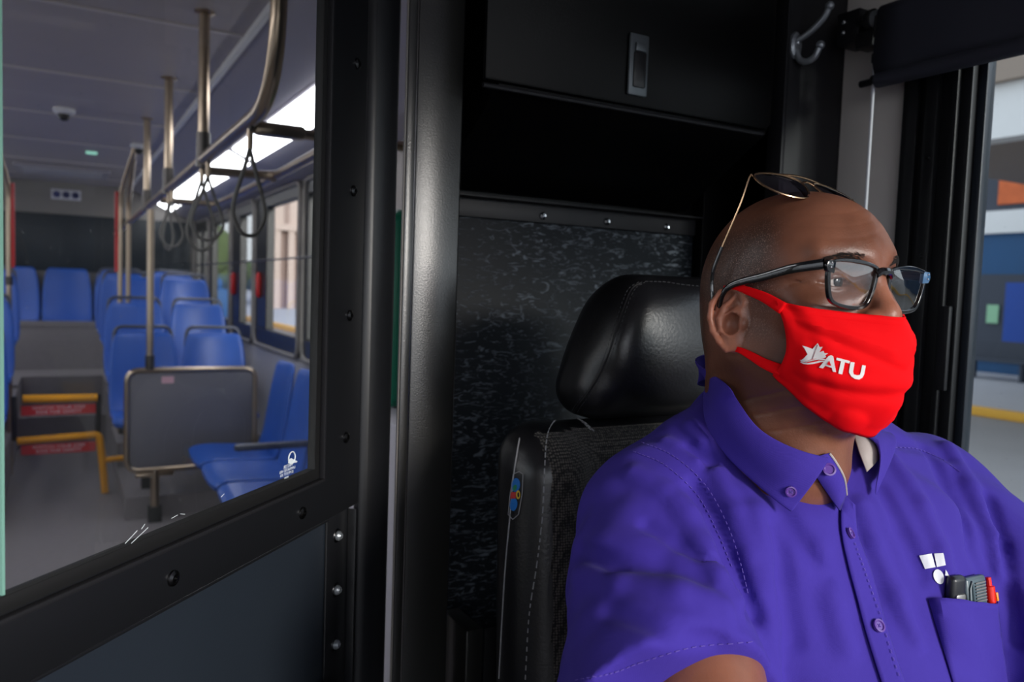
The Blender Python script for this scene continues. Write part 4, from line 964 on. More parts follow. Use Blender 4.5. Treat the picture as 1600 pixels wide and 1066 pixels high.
# pass 1: plain shirt, used to trace the folds seen in the photograph onto the cloth
lo, hi = (.30, .22, .86), (1.16, .78, 1.34)
v, q = surfnet(lambda p: shirt(p), lo, hi, .010); tmp = meshobj('tmp', v, q, 'shirt'); B0 = bvh(tmp); D.objects.remove(tmp)
def w3(pts):
    out = []
    for x, y in pts:
        p, n = cast(B0, x, y)
        if p is not None: out.append(np.array(p))
    return out
for pts, r_, dp in [
    ([(1062, 628), (1078, 665), (1100, 690)], .007, .010), ([(1040, 655), (1075, 700), (1110, 720)], .009, -.006),           # pucker behind the collar
    ([(985, 668), (1040, 690), (1090, 720)], .008, .004),
    ([(1085, 760), (1118, 815), (1140, 870), (1168, 935), (1180, 962)], .008, -.010), ([(1060, 790), (1095, 850), (1120, 900), (1150, 940)], .011, .008),   # armhole
    ([(1120, 740), (1150, 800), (1172, 870), (1182, 930)], .009, .006),
    ([(900, 860), (960, 880), (1030, 880), (1100, 900)], .011, -.006), ([(905, 900), (970, 915), (1060, 925), (1130, 950)], .012, .006),
    ([(880, 940), (950, 955), (1040, 985), (1120, 1000)], .011, -.004), ([(1010, 820), (1060, 850), (1110, 880), (1160, 950)], .008, -.006), ([(990, 740), (1040, 770), (1075, 800)], .012, .005),
    ([(1180, 800), (1190, 900), (1200, 980), (1205, 1060)], .012, .005), ([(1215, 820), (1225, 900), (1240, 1000)], .012, -.004),
    ([(1170, 700), (1200, 760), (1240, 830), (1290, 900)], .012, -.003),
    ([(1345, 790), (1365, 850), (1400, 930), (1430, 1000)], .010, .004), ([(1375, 760), (1410, 830), (1440, 900)], .010, -.004), ([(1395, 720), (1440, 790), (1470, 860), (1480, 900)], .010, .005),
    ([(1450, 700), (1490, 780), (1520, 860), (1535, 900)], .009, -.006), ([(1480, 700), (1515, 760), (1550, 840), (1568, 900)], .010, .008),
    ([(1545, 780), (1565, 850), (1578, 930), (1590, 1000)], .008, -.009), ([(1400, 690), (1450, 700), (1490, 720)], .010, -.003),
    ([(1280, 860), (1300, 940), (1320, 1010)], .014, .003)]:
    P = w3(pts)
    if len(P) > 1: FD.append((P, r_*.75, dp*2.2))
v, q = surfnet(lambda p: shirt_cut(p), lo, hi, .0048)
qc = v[q].mean(1)
shirt_o = meshobj('shirt', v+PO, q, 'shirt', person); shirt_o['label'] = 'purple short-sleeved button-down shirt'
tmp = meshobj('tmp', v, q, 'shirt'); BS = bvh(tmp); D.objects.remove(tmp)
# skin: head, neck, chest in the collar opening, and both arms in one mesh
def skin1(p): return smin(head(p), torso(p)+.004, .012)
v1, q1 = surfnet(skin1, (.50, .38, 1.13), (.76, .72, 1.52), .0021)
zone = np.zeros((len(v1), 4), np.float32); zone[:, 3] = 1
hh = H(v1); al = np.abs(hh[:, 0])
sm = lambda x, a, b: np.clip((x-a)/(b-a), 0, 1)
hairz = sm(al, .045, .062)*sm(-hh[:, 1], -.052, -.030)*sm(hh[:, 2], -.012, .005)*(1-sm(hh[:, 2], .055, .085))
hairz = np.maximum(hairz, sm(-hh[:, 1], .03, .06)*(1-sm(hh[:, 2], .05, .085))*sm(hh[:, 2], -.06, -.04))
hairz = np.maximum(hairz, sm(al, .05, .06)*sm(-hh[:, 1], -.045, -.03)*sm(hh[:, 1], .005, .015)*sm(hh[:, 2], -.05, -.03)*.6)
inear = (np.abs(ear(np.stack([-al, hh[:, 1], hh[:, 2]], -1))) < .002)*1.0*sm(al, .070, .080)
zone[:, 0] = hairz*(1-inear); zone[:, 1] = np.maximum(inear*.75, sm(hh[:, 1], .098, .108)*.5)
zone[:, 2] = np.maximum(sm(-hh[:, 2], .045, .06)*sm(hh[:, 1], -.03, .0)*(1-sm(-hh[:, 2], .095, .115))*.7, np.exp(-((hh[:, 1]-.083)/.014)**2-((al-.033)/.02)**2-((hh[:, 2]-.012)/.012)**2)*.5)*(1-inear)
def arm_skin(p):
    a = cone(p, SR, ER, .066, .054); wr = np.array([.50, .13, .99]); b = cone(p, ER, wr, .056, .030); d = smin(a, b, .02)
    return smax(d, -(((p-SR) @ axR)-.06), .002)
WR, WL = np.array([.515, .12, .985]), np.array([.90, .10, .985]); RIM = (np.array([.70, .07, .96]), .225)
def armf(S, E_, W, ax, sgn):
    # fingers closed round the steering wheel rim, thumb on top
    c0 = RIM[0]; g = W+np.array([0, -.055, .0])
    def fn(p):
        sh = (TF*.046+TL*.012 if sgn > 0 else TF*0)-np.array([0, 0, .024]); d = smin(cone(p, S+sh, E_+sh, .060, .053), cone(p, E_+sh, W, .055, .029), .02)
        d = smin(d, ell(p, W+np.array([0, -.045, .012]), (.040, .048, .018)), .015)
        for k in range(4):
            o = np.array([(-.030+.0195*k)*sgn*1.0, -.078-.004*min(k, 3-k), .012]); a = W+o; r = .0088-.0006*abs(k-1)
            b = a+np.array([0, -.030, -.004]); c = b+np.array([0, -.010, -.028]); e = c+np.array([0, .022, -.010])
            for s_, t_ in ((W+np.array([o[0]*.8, -.05, .012]), a), (a, b), (b, c), (c, e)): d = smin(d, cone(p, s_, t_, r, r*.95), .004)
        a = W+np.array([.034*-sgn*-1, -.025, .0]); b = a+np.array([.022*sgn, -.028, .002]); c = b+np.array([.004*sgn, -.028, .0])
        d = smin(d, cone(p, a, b, .012, .0105), .008); d = smin(d, cone(p, b, c, .0105, .009), .004)
        return smax(d, -(((p-S) @ ax)-.135), .002)
    return fn
vA, qA = surfnet(armf(SR, ER, WR, axR, 1), (.34, -.03, .86), (.66, .60, 1.16), .0042)
vB, qB = surfnet(armf(SLv, EL, WL, axL, -1), (.80, -.03, .86), (1.10, .60, 1.16), .0042)
V = np.concatenate([v1, vA, vB]); Q = np.concatenate([q1, qA+len(v1), qB+len(v1)+len(vA)])
zone = np.concatenate([zone, np.tile([0, .25, 0, 1], (len(vA)+len(vB), 1))]).astype(np.float32)
keep = np.ones(len(Q), bool); skc = V[Q].mean(1)
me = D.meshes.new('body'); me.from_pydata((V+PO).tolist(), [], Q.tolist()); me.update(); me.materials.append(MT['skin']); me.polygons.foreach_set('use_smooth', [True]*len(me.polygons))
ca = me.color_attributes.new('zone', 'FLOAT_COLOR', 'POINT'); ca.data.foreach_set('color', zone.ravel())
body = D.objects.new('body', me); COL.objects.link(body); setp(body, person)
BH = BVHTree.FromPolygons([Vector(p) for p in v1], [tuple(int(k) for k in f) for f in q1])
# legs in dark trousers
def legs(p):
    d = ell(p, (.68, .66, .70), (.19, .17, .12))
    for s in (-1, 1):
        a = np.array([.68+s*.10, .62, .70]); b = np.array([.68+s*.15, .16, .69]); c = np.array([.68+s*.15, .05, .26])
        d = smin(d, cone(p, a, b, .095, .075), .03); d = smin(d, cone(p, b, c, .070, .055), .02)
    return d
v, q = surfnet(legs, (.40, -.1, .18), (.98, .88, .86), .014); meshobj('trousers', v+PO, q, 'trousers', person)
mb = MB()
for s in (-1, 1): mb.sphere((.68+s*.15-.67, .0-.60, .197-.60), (.048, .13, .046), 10)
mb.build('shoes', 'black_rubber', person)
# steering wheel and column in front of the driver
e = empty('steering_wheel', tuple(RIM[0])); tag(e, 'large black steering wheel on its column in front of the driver', 'steering wheel')
tl = Matrix.Rotation(rad(12), 4, 'X')
MB().tube([tl @ Vector((RIM[1]*math.cos(t), RIM[1]*math.sin(t)-.02, 0)) for t in np.linspace(0, 2*PI, 49)[:-1]], .0135, 12, closed=True).build('rim', 'black_rubber', e)
for a in (90, 210, 330): MB().tube([tl @ Vector((.04*math.cos(rad(a)), .04*math.sin(rad(a))-.02, -.02)), tl @ Vector((.222*math.cos(rad(a)), .222*math.sin(rad(a))-.02, 0))], [.016, .011], 8).build('spoke', 'black_plastic', e)
MB().lathe([(.0, .01), (.05, .008), (.06, -.01), (.05, -.04), (.035, -.06)], tl @ Matrix.Translation((0, -.02, -.01))).build('hub', 'black_plastic', e)
MB().tube([(0, -.02, -.05), (0, -.22, -.81)], [.04, .06], 14).build('column', 'black_plastic', e)
# ---------------- eyebrow hair, eyes
def clothP(p): return Vector(p)+Vector(PO)
rngb = random.Random(3)
for s in (-1, 1):
  mb = MB()
  for i in range(260):
    t = rngb.random()
    f = HI(s*(.020+.042*t), .13, .031+.004*math.sin(PI*min(1, t*1.15))-.003*t+rngb.uniform(-.0040, .0040)*(1.1-t))
    d = (HI(0, -1, 0)-HI(0, 0, 0)).normalized(); h = BH.ray_cast(f, d)
    if h[0] is None: continue
    a = h[0]; b = a+h[1]*.0007+Vector((s*.0032, .0012, .0010*(1-t))); mb.tube([clothP(a), clothP((a+b)/2+h[1]*.0005), clothP(b)], [.00028, .00022, .00008], 4)
  mb.build('eyebrow', 'hair', person)
for s in (-1, 1):
    c_ = HI(s*.032, .0702, .0125); mb = MB().sphere(clothP(c_), .0122, 14); ey = mb.build('eye', 'eye_white', person)
    gz = HI(s*.032+s*.0005, .0702+.0116, .0125); mb = MB().sphere(clothP(gz), (.0056, .0020, .0056), 10); mb.build('iris', 'iris', ey)
# ---------------- the mask
def mask_rows():
    R_ = [  # from ear side join to the centre line, rows top to bottom: (lateral, forward, up)
        [(.0765, .050, -.004), (.067, .074, -.010), (.048, .090, -.014), (.025, .104, -.017), (.0, .1180, -.019)],
        [(.0745, .058, -.024), (.065, .080, -.028), (.048, .098, -.032), (.026, .113, -.036), (.0, .1240, -.039)],
        [(.0715, .058, -.046), (.062, .081, -.052), (.046, .100, -.058), (.025, .114, -.063), (.0, .1230, -.066)],
        [(.0670, .048, -.062), (.059, .073, -.074), (.044, .092, -.085), (.023, .106, -.093), (.0, .1140, -.098)],
        [(.0620, .036, -.070), (.054, .056, -.091), (.040, .073, -.109), (.020, .085, -.120), (.0, .0900, -.125)]]
    rows = []
    for r in R_:
        full = [(-a, b, c) for a, b, c in r]+[(a, b, c) for a, b, c in r[-2::-1]]; rows.append(spline(full, 8))
    cols = list(zip(*rows)); cols = [spline(list(c), 10) for c in cols]
    return [list(r) for r in zip(*cols)]
rows = mask_rows(); nr, nc = len(rows), len(rows[0])
P = np.array([[tuple(p) for p in r] for r in rows])
W = np.array([[tuple(HI(*p)) for p in r] for r in P])
uu = np.linspace(-1, 1, nc)[None, :]; vv_ = np.linspace(0, 1, nr)[:, None]
for _ in range(6): # keep the cloth off the skin
    d = head(W, ears=False, neck=False); g = np.stack([(head(W+.001*np.eye(3)[i], False, False)-head(W-.001*np.eye(3)[i], False, False))/.002 for i in range(3)], -1)
    g /= np.linalg.norm(g, axis=-1, keepdims=True); W += g*np.maximum(0, .0022-d)[..., None]
nrm = np.cross(np.gradient(W, axis=1), np.gradient(W, axis=0)); nrm /= np.linalg.norm(nrm, axis=-1, keepdims=True)
if nrm[nr//2, nc//2, 1] > 0: nrm = -nrm
def ridge(x, c, w_): return np.exp(-((x-c)/w_)**2)
au = np.abs(uu)
disp = -.0006*ridge(vv_, .07, .012)-.0006*ridge(vv_, .93, .012)-.0007*ridge(au, .90, .010)*(vv_ > 0)-.0005*ridge(au, .875, .008)
disp = disp+.0020*ridge(vv_, .16+.22*(1-au)**1.0, .035)*(au > .12)*np.clip((.95-au)*4, 0, 1)-.0018*ridge(vv_, .24+.26*(1-au), .03)*np.clip((.9-au)*3, 0, 1)
disp = disp-.0022*ridge(vv_, .80-.15*(1-au), .04)*np.clip((.95-au)*3, 0, 1)+.0018*ridge(vv_, .70-.12*(1-au), .05)*np.clip((.95-au)*3, 0, 1)+.0008*np.sin(au*26+vv_*9)*np.clip((au-.4)*2, 0, 1)
W += nrm*disp[..., None]
mb = MB(); mb.grid([[clothP(p) for p in r] for r in W]); mask = mb.build('face_mask', 'mask_red', person, solid=.0016, off=0); mask['label'] = 'red cloth face mask with white ATU print'
BM = BVHTree.FromPolygons([Vector(p) for p in W.reshape(-1, 3)], [(i*nc+j, i*nc+j+1, (i+1)*nc+j+1, (i+1)*nc+j) for i in range(nr-1) for j in range(nc-1)])
def ribbon(name, pts, wid, m, parent, up=(0, 0, 1), th=.0016):
    S_ = spline(pts, 8); rows = []
    for i, p in enumerate(S_):
        t = (S_[min(i+1, len(S_)-1)]-S_[max(i-1, 0)]).normalized(); n = (p-Vector((HX, HY+.01, p.z))).normalized(); b = t.cross(n).normalized(); k = i/(len(S_)-1); ww = wid[0]+(wid[1]-wid[0])*k
        rows.append([clothP(p+b*ww*x) for x in (-.5, -.25, 0, .25, .5)])
    return MB().grid(rows).build(name, m, parent, solid=th, off=0)
for s in (-1, 1):
    j = 0 if s < 0 else -1
    top = Vector(W[4, j]); low = Vector(W[-6, j])
    ribbon('ear_loop', [top+Vector((s*-.001, -.004, .001)), HI(s*.0775, .040, -.001), HI(s*.0795, .022, .006), HI(s*.0815, .008, .0105), HI(s*.0825, -.004, .010)], (.011, .0035), 'mask_red', person)
    ribbon('ear_loop', [low+Vector((s*-.001, -.004, .001)), HI(s*.0690, .032, -.060), HI(s*.0735, .020, -.053), HI(s*.077, .010, -.048), HI(s*.076, .0, -.047)], (.011, .0035), 'mask_red', person)
def Tm(pts, ox=1230, oy=520, k=10.657): return [(ox+x/k, oy+y/k) for x, y in pts]
prints = [Tm([(265, 212), (425, 268), (515, 168), (545, 235), (595, 232), (545, 320), (605, 298), (625, 335), (680, 340), (640, 372), (655, 400), (615, 420), (420, 432), (340, 462), (245, 460), (345, 355)]),
          Tm([(230, 445), (330, 470), (430, 440), (540, 420), (645, 435), (630, 455), (530, 445), (430, 465), (330, 490), (260, 478)]),
          Tm([(228, 478), (340, 500), (440, 485), (540, 460), (600, 462), (640, 470), (540, 490), (440, 515), (350, 522), (280, 515)]),
          Tm([(535, 575), (690, 385), (730, 370), (765, 395), (810, 655), (760, 645), (742, 580), (640, 545), (602, 590)]),
          Tm([(820, 412), (1040, 468), (1030, 508), (955, 488), (910, 692), (845, 678), (890, 470), (812, 452)]),
          Tm([(1050, 485), (1115, 492), (1090, 640), (1100, 690), (1150, 710), (1200, 700), (1215, 650), (1238, 535), (1297, 545), (1270, 690), (1240, 750), (1190, 778), (1120, 768), (1060, 730), (1022, 660), (1025, 620)])]
mp = []
for k, pl in enumerate(prints):
    nm = 'emblem' if k < 3 else 'letter'
    o = decal(nm, [pl], BM, 'mask_print', mask, .0016, 1.5); o.data.transform(Matrix.Translation(Vector(PO)))
o = decal('letter_gap', [Tm([(662, 520), (703, 455), (735, 545)])], BM, 'mask_red', mask, .0020, 1.5); o.data.transform(Matrix.Translation(Vector(PO)))
for pl in ([(410, 435), (505, 195), (518, 198), (428, 432)], [(290, 468), (330, 478), (430, 455), (540, 438), (540, 444), (430, 463), (330, 486)]):
    o = decal('emblem_line', [Tm(pl)], BM, 'print_line', mask, .0019, 1.0); o.data.transform(Matrix.Translation(Vector(PO)))
# ---------------- shirt details
def TPo(o): o.data.transform(Matrix.Translation(Vector(PO))); return o
def bulge_grid(name, quad, m, offfn, nu=14, nv=18, solid=.0012, B=None):
    B = B or BS; rows = []
    for j in range(nv+1):
        b = j/nv; r = []
        for i in range(nu+1):
            a = i/nu; x = (quad[0][0]*(1-a)+quad[1][0]*a)*(1-b)+(quad[3][0]*(1-a)+quad[2][0]*a)*b; y = (quad[0][1]*(1-a)+quad[1][1]*a)*(1-b)+(quad[3][1]*(1-a)+quad[2][1]*a)*b
            p, n = cast(B, x, y, 0)
            if p is None: p = r[-1] if r else rows[-1][i]
            else: p = Vector(p)+Vector((n.x, n.y, n.z))*offfn(a, b)
            r.append(p)
        rows.append(r)
    return TPo(MB().grid(rows).build(name, m, shirt_o, solid=solid, off=0))
pl = [(1313, 772), (1311, 800), (1312, 835), (1324, 890), (1348, 980), (1374, 1064), (1390, 1110)]; pr = [(1336, 790), (1337, 815), (1341, 842), (1360, 890), (1385, 980), (1412, 1064), (1428, 1110)]
rows = []
for a, b in zip(spline([(x, y, 0) for x, y in pl], 8), spline([(x, y, 0) for x, y in pr], 8)):
    r = []
    for k in np.linspace(0, 1, 7):
        p, n = cast(BS, a.x*(1-k)+b.x*k, a.y*(1-k)+b.y*k, .0026 if k < .93 else .0006)
        if p is None: break
        r.append(p)
    if len(r) == 7: rows.append(r)
TPo(MB().grid(rows).build('placket', 'shirt', shirt_o, solid=.0014, off=0))
bulge_grid('pocket', [(1448, 936), (1556, 939), (1580, 1120), (1503, 1120)], 'shirt', lambda a, b: .0016+.013*max(0, math.sin(PI*min(1, max(0, a))))**.35*max(0, 1-b*1.5))
for ln_ in ([(1003, 692), (1050, 712), (1100, 755), (1135, 815), (1158, 880), (1170, 930)], [(990, 706), (1040, 728), (1090, 775), (1120, 830), (1145, 890)],
    [(900, 1064), (960, 1050), (1000, 1035), (1080, 1012), (1182, 1002)], [(1385, 700), (1430, 702), (1470, 718), (1500, 738)], [(1329, 850), (1350, 905), (1375, 980), (1402, 1064)]):
    TPo(stitches('seam_stitching', [ln_], BS, 'shirt_thread', shirt_o, .0004, .0022, .0012, .0008 if ln_[0][0] != 1329 else .0046))
def button(px, py, B, r=.0055, off=.004, sx=1):
    p, n = cast(B, px, py, off)
    if p is None: return
    M = nframe(p+Vector(PO), n) @ Matrix.Diagonal((sx, 1, 1, 1)); mb = MB()
    mb.lathe([(.0, .0004), (r*.62, .0004), (r*.75, .0016), (r, .0014), (r, -.001), (.0, -.001)], M, 20)
    b = mb.build('button', 'button', shirt_o)
    mb = MB()
    for a in (45, 135, 225, 315): mb.sphere(M @ Vector((math.cos(rad(a))*r*.27, math.sin(rad(a))*r*.27, .0006)), .0005, 4)
    mb.tube([M @ Vector((-r*.2, -r*.2, .0009)), M @ Vector((r*.2, r*.2, .0009))], .0003, 4).tube([M @ Vector((-r*.2, r*.2, .0009)), M @ Vector((r*.2, -r*.2, .0009))], .0003, 4)
    mb.build('thread', 'shirt_thread', b)
button(1322, 836, BS, .0052, .0052, .7); button(1367, 980, BS, .0058, .0052)
# collar: fold line on the neck, outer edge lying on the shirt
def on(B, x, y, off):
    p, n = cast(B, x, y, off); return p
def collar_leaf(name, top, out, roll, m='shirt', hidden=None, th=.0016):
    n = max(len(top), len(out)); rows = []
    T1 = spline(top, 6); O1 = spline(out, 6)
    for a, b in zip(T1, O1):
        mid = (a+b)/2; cn = Vector((.635, .585, mid.z)); o_ = (mid-cn); o_.z = 0; o_ = o_.normalized()+Vector((0, 0, .5)); o_.normalize()
        r = []
        for k in np.linspace(0, 1, 9): r.append(a*(1-k)+b*k+o_*roll*math.sin(PI*min(1, k*1.25))**1*(1 if k < .8 else 0)+(o_*roll*math.sin(PI*1.0) if k >= .8 else Vector()))
        rows.append(r)
    return TPo(MB().grid(rows).build(name, m, shirt_o, solid=th, off=0, sub=1))
tuple_v = at(1099, 616, 'Y', .61)
COLLAR_TOP = [on(BH, x, y, .006) for x, y in ((1292, 712), (1255, 703), (1215, 685), (1185, 662), (1160, 628), (1142, 596))]
COLLAR_OUT = [on(B0, x, y, .007) for x, y in ((1232, 806), (1202, 784), (1162, 750), (1128, 712), (1104, 668))]+[tuple_v]
print('collar', [tuple(round(c, 3) for c in p) if p else None for p in COLLAR_TOP], [tuple(round(c, 3) for c in p) if p else None for p in COLLAR_OUT])
back_top = [Vector((.592, .645, 1.312)), Vector((.635, .662, 1.318)), Vector((.68, .650, 1.312)), Vector((.705, .61, 1.30))]
back_out = [Vector((.622, .655, 1.290)), Vector((.64, .69, 1.278)), Vector((.70, .675, 1.272)), Vector((.74, .62, 1.262))]
tp = COLLAR_TOP+back_top; ot = COLLAR_OUT+back_out
if all(p is not None for p in tp+ot):
    co = collar_leaf('collar', tp, ot, .004); bpy.context.view_layer.update(); dg = bpy.context.evaluated_depsgraph_get(); me_ = co.evaluated_get(dg).to_mesh()
    BC = BVHTree.FromPolygons([v_.co.copy() for v_ in me_.vertices], [tuple(p_.vertices) for p_ in me_.polygons]); h_ = BC.ray_cast(CP+Vector(PO), ray(1236, 768)); co.evaluated_get(dg).to_mesh_clear()
    if h_[0] is not None:
        n_ = h_[1] if h_[1].dot(ray(1236, 768)) < 0 else -h_[1]; M = nframe(h_[0]+n_*.0012, n_)
        b_ = MB().lathe([(.0, .0004), (.0031, .0004), (.0038, .0015), (.0050, .0013), (.0050, -.001), (.0, -.001)], M, 20).build('button', 'button', shirt_o)
        mb = MB().tube([M @ Vector((-.0012, -.0012, .0009)), M @ Vector((.0012, .0012, .0009))], .0003, 4).tube([M @ Vector((-.0012, .0012, .0009)), M @ Vector((.0012, -.0012, .0009))], .0003, 4); mb.build('thread', 'shirt_thread', b_)
tp_, n_ = cast(B0, 1237, 764, .0125)
def onU(x, y, off):
    a, na = cast(B0, x, y, 0); b, nb = cast(BH, x, y, 0)
    if a is None or (b is not None and (b-CP).length < (a-CP).length): a, na = b, nb
    return a+na*off
def stand(px): return [onU(x, y, .0045) for x, y in px]
a_r = spline(stand([(1258, 716), (1272, 742), (1292, 772), (1306, 800)]), 5); b_r = spline(stand([(1291, 706), (1301, 722), (1312, 745), (1318, 776)]), 5)
TPo(MB().grid([[a*(1-k)+b*k for k in (0, .5, 1)] for a, b in zip(a_r, b_r)]).build('collar_stand', 'shirt', shirt_o, solid=.0016, off=0))
TPo(MB().tube([v_+Vector((0, -.0005, 0)) for v_ in b_r], .0011, 6).build('piping', 'lining', shirt_o))
bp_ = onU(1288, 731, .0075); bm_ = nframe(bp_+Vector(PO), (-.55, -.75, .35)); MB().lathe([(.0, .0004), (.0036, .0004), (.0044, .0016), (.0058, .0014), (.0058, -.001), (.0, -.001)], bm_, 20).build('button', 'button', shirt_o); # far side leaf, standing open and showing its grey lining
LT = [Vector((.71, .62, 1.30)), Vector((.700, .56, 1.275)), Vector((.690, .515, 1.252))]+[on(B0, 1352, 700, .020)]
LO = [Vector((.745, .63, 1.262)), Vector((.760, .56, 1.245)), on(B0, 1395, 690, .005), on(B0, 1362, 783, .006)]
if all(p is not None for p in LT+LO): collar_leaf('collar_leaf', LT, LO, .003)
lin_pts = [(1322, 688), (1345, 678), (1367, 708), (1366, 722), (1347, 746), (1331, 716)]
lv = [on(B0, x, y, .012) for x, y in ((1322, 688), (1336, 681), (1347, 678))]; lw = [on(B0, x, y, .012) for x, y in ((1331, 716), (1350, 712), (1367, 708))]; lx = [on(B0, x, y, .010) for x, y in ((1346, 747), (1357, 735), (1366, 722))]
TPo(MB().grid([lv, lw, lx]).build('collar_lining', 'lining', shirt_o, solid=.0012, off=0))
IN = [Vector((.694, .560, 1.262)), Vector((.685, .520, 1.24)), on(BS, 1348, 742, .014)]; OU = [Vector((.690, .545, 1.282)), Vector((.684, .510, 1.263)), on(BS, 1366, 715, .020)]
# shirt pocket contents
def cp(px, py, off):
    p, n = cast(BS, px, py, 0); return p+n*off, n
p, n = cp(1484, 920, .0045); M = nframe(p, n)
e = empty('phone', p); tag(e, 'dark flip phone sticking out of the shirt pocket', 'phone'); Mi = Matrix.Translation(-p) @ M
MB().box((-.009, -.03, -.004), (.010, .0145, .006), Mi, bev=.0045, seg=4).build('body', 'phone', e)
MB().box((-.0055, -.03, .0055), (.0075, -.0015, .0075), Mi, bev=.002).build('speaker_grille', 'phone_metal', e)
p, n = cp(1515, 918, .004); M = nframe(p, n)
e = empty('ribbed_device', p); tag(e, 'dark grey ribbed pocket device between phone and red pen', 'device'); Mi = Matrix.Translation(-p) @ M
MB().box((-.0165, -.03, -.004), (.0145, .0115, .004), Mi, bev=.003, seg=3).build('body', 'phone_edge', e)
for k in range(7): MB().box((-.004, -.012+k*.0028, .0041), (.0115, -.0106+k*.0028, .0052), Mi).build('rib', 'phone_metal', e)
MB().tube([Mi @ Vector(v_) for v_ in ((-.0135, -.02, .004), (-.0125, .002, .0045), (-.0095, .0075, .0045), (-.0075, .002, .0045), (-.0075, -.02, .004))], .0014, 8).build('clip', 'phone_edge', e)
p, n = cp(1541, 922, .0035); M = nframe(p, n)
e = empty('pen', p); tag(e, 'red click pen with yellow clip in the shirt pocket', 'pen'); Mi = Matrix.Translation(-p) @ M
MB().tube([Mi @ Vector(v_) for v_ in ((0, -.016, -.001), (-.0, .004, 0), (-.0, .0045, 0))], [.0048, .0048, .0032], 14).build('barrel', 'pen_red', e)
MB().tube([Mi @ Vector(v_) for v_ in ((0, .0045, 0), (0, .0125, 0))], .0026, 10).build('plunger', 'pen_red', e)
MB().box((.0012, -.010, .0032), (.0045, -.0015, .0056), Mi, bev=.001).build('clip', 'pen_yellow', e)
for k, pl in enumerate(([(1436, 868), (1455, 865), (1461, 886), (1445, 889)], [(1459, 865), (1473, 864), (1477, 883), (1463, 886)], ellipse(1466, 901, 8, 12, -.35), [(1477, 890), (1483, 901), (1476, 899)])):
    TPo(decal('shirt_logo', [pl], BS, 'logo_white', shirt_o, .0012, 2.0))
# ---------------- glasses
G = empty('eyeglasses', (.623, .45, 1.395)); tag(G, 'black rectangular eyeglasses worn over the red mask', 'eyeglasses'); GO = -Vector((.623, .45, 1.395))
a_ = rad(1.5); GX = Vector((math.cos(a_), math.sin(a_), -.035)).normalized(); GF = Vector((math.sin(a_), -math.cos(a_), .0)); GU = GX.cross(-GF).normalized(); GU = (GU+GF*.10).normalized(); GF = GU.cross(GX)*-1 if GU.cross(GX).y > 0 else GU.cross(GX)
def gp(x, y, z=0): return Vector((.0, .0, .0))+GX*x+GU*y+GF*z
def wrap(x): return -.9*x*x  # gentle face form curve
def lens_outline(s, grow=0):
    c = [(.0105, .010), (.0135, .0155), (.032, .0178), (.056, .0175), (.0655, .0140), (.0660, .004), (.0610, -.0120), (.053, -.0175), (.034, -.0195), (.0185, -.0170), (.0125, -.006)]
    cx, cy = .039, 0; S_ = spline([(x, y, 0) for x, y in c], 6, closed=True); out = []
    for p in S_:
        dx, dy = p.x-cx, p.y-cy; L_ = math.hypot(dx, dy); k = 1+grow/L_; x = (cx+dx*k)*s; out.append((x, cy+dy*k))
    return out
for s in (-1, 1):
    inner = lens_outline(s, -.0006); outer = lens_outline(s, .0030); nn_ = len(inner); rows = []
    for t, (dz) in ((0, -.0018), (0, .0018), (1, .0018), (1, -.0018)):
        src = inner if t == 0 else outer; rows.append([gp(x, y, dz+wrap(x)) for x, y in src])
    rows.append(rows[0]); mb = MB(); mb.grid(rows, closed=True); mb.build('rim', 'glasses', G, bev=.0006)
    bm = MB(); o_ = lens_outline(s, -.0004); c = gp(.039*s, 0, wrap(.039)+.0016)
    cen = bm.bm.verts.new(c); ring = [[bm.bm.verts.new(gp(.039*s+(x-.039*s)*k, y*k, wrap(x)*k+wrap(.039*s)*(1-k)+.0016*(1-k*k))) for x, y in o_] for k in (.35, .7, 1)]
    for i in range(len(o_)):
        j = (i+1) % len(o_); bm.bm.faces.new((cen, ring[0][i], ring[0][j]))
        for a, b in zip(ring, ring[1:]): bm.bm.faces.new((a[i], b[i], b[j], a[j]))
    bm.build('lens', 'lens', G)
    MB().prism([(.062, .0065), (.0715, .0075), (.0735, .0125), (.071, .0178), (.062, .0178)] if s > 0 else [(-.062, .0178), (-.071, .0178), (-.0735, .0125), (-.0715, .0075), (-.062, .0065)], .0042, frame(gp(0, 0, wrap(.062)-.0022), GX, GU, GF), bev=.001).build('end_piece', 'glasses' if s < 0 else 'glasses_clear', G)
    for y in (.0115, .0155): MB().sphere(gp(.0682*s, y, wrap(.062)+.0022), .0009, 6).build('stud', 'chrome', G)
    ap = [gp(.0725*s, .0135, wrap(.062)-.002)]+[HI(s*a, b, c)+GO for a, b, c in ((.0780, .070, .0225), (.0800, .040, .0175), (.0820, .018, .0145), (.0830, .004, .0110), (.0825, -.006, .004), (.081, -.013, -.010))]
    S_ = spline(ap, 8); n_ = len(S_); rows = []
    for i, p in enumerate(S_):
        k = i/(n_-1); hgt = .0095*(1-k)+.0042*k if k < .75 else .0052; T = (S_[min(i+1, n_-1)]-S_[max(i-1, 0)]).normalized(); sd = Vector((s, 0, 0)); up = T.cross(sd).normalized(); sd = up.cross(T).normalized()
        rows.append([p+up*math.copysign(abs(math.cos(t))**.6, math.cos(t))*hgt/2+sd*math.copysign(abs(math.sin(t))**.6, math.sin(t))*.0019 for t in np.linspace(0, 2*PI, 13)[:-1]])
    ob = MB().grid(rows, closed=True); ob.bm.faces.new(ob.bm.verts[:12][::-1]) if False else None; ob.build('temple_arm', 'glasses', G)
MB().tube(spline([gp(-.0105, .010, .0012), gp(-.005, .0135, .003), gp(.005, .0135, .003), gp(.0105, .010, .0012)], 6), .0026, 8, sc=(1, 1.3)).build('bridge', 'glasses', G)
for s in (-1, 1): MB().sphere(gp(.0095*s, -.003, -.003), (.0018, .0035, .005), 8).build('nose_pad', 'nose_pad', G)
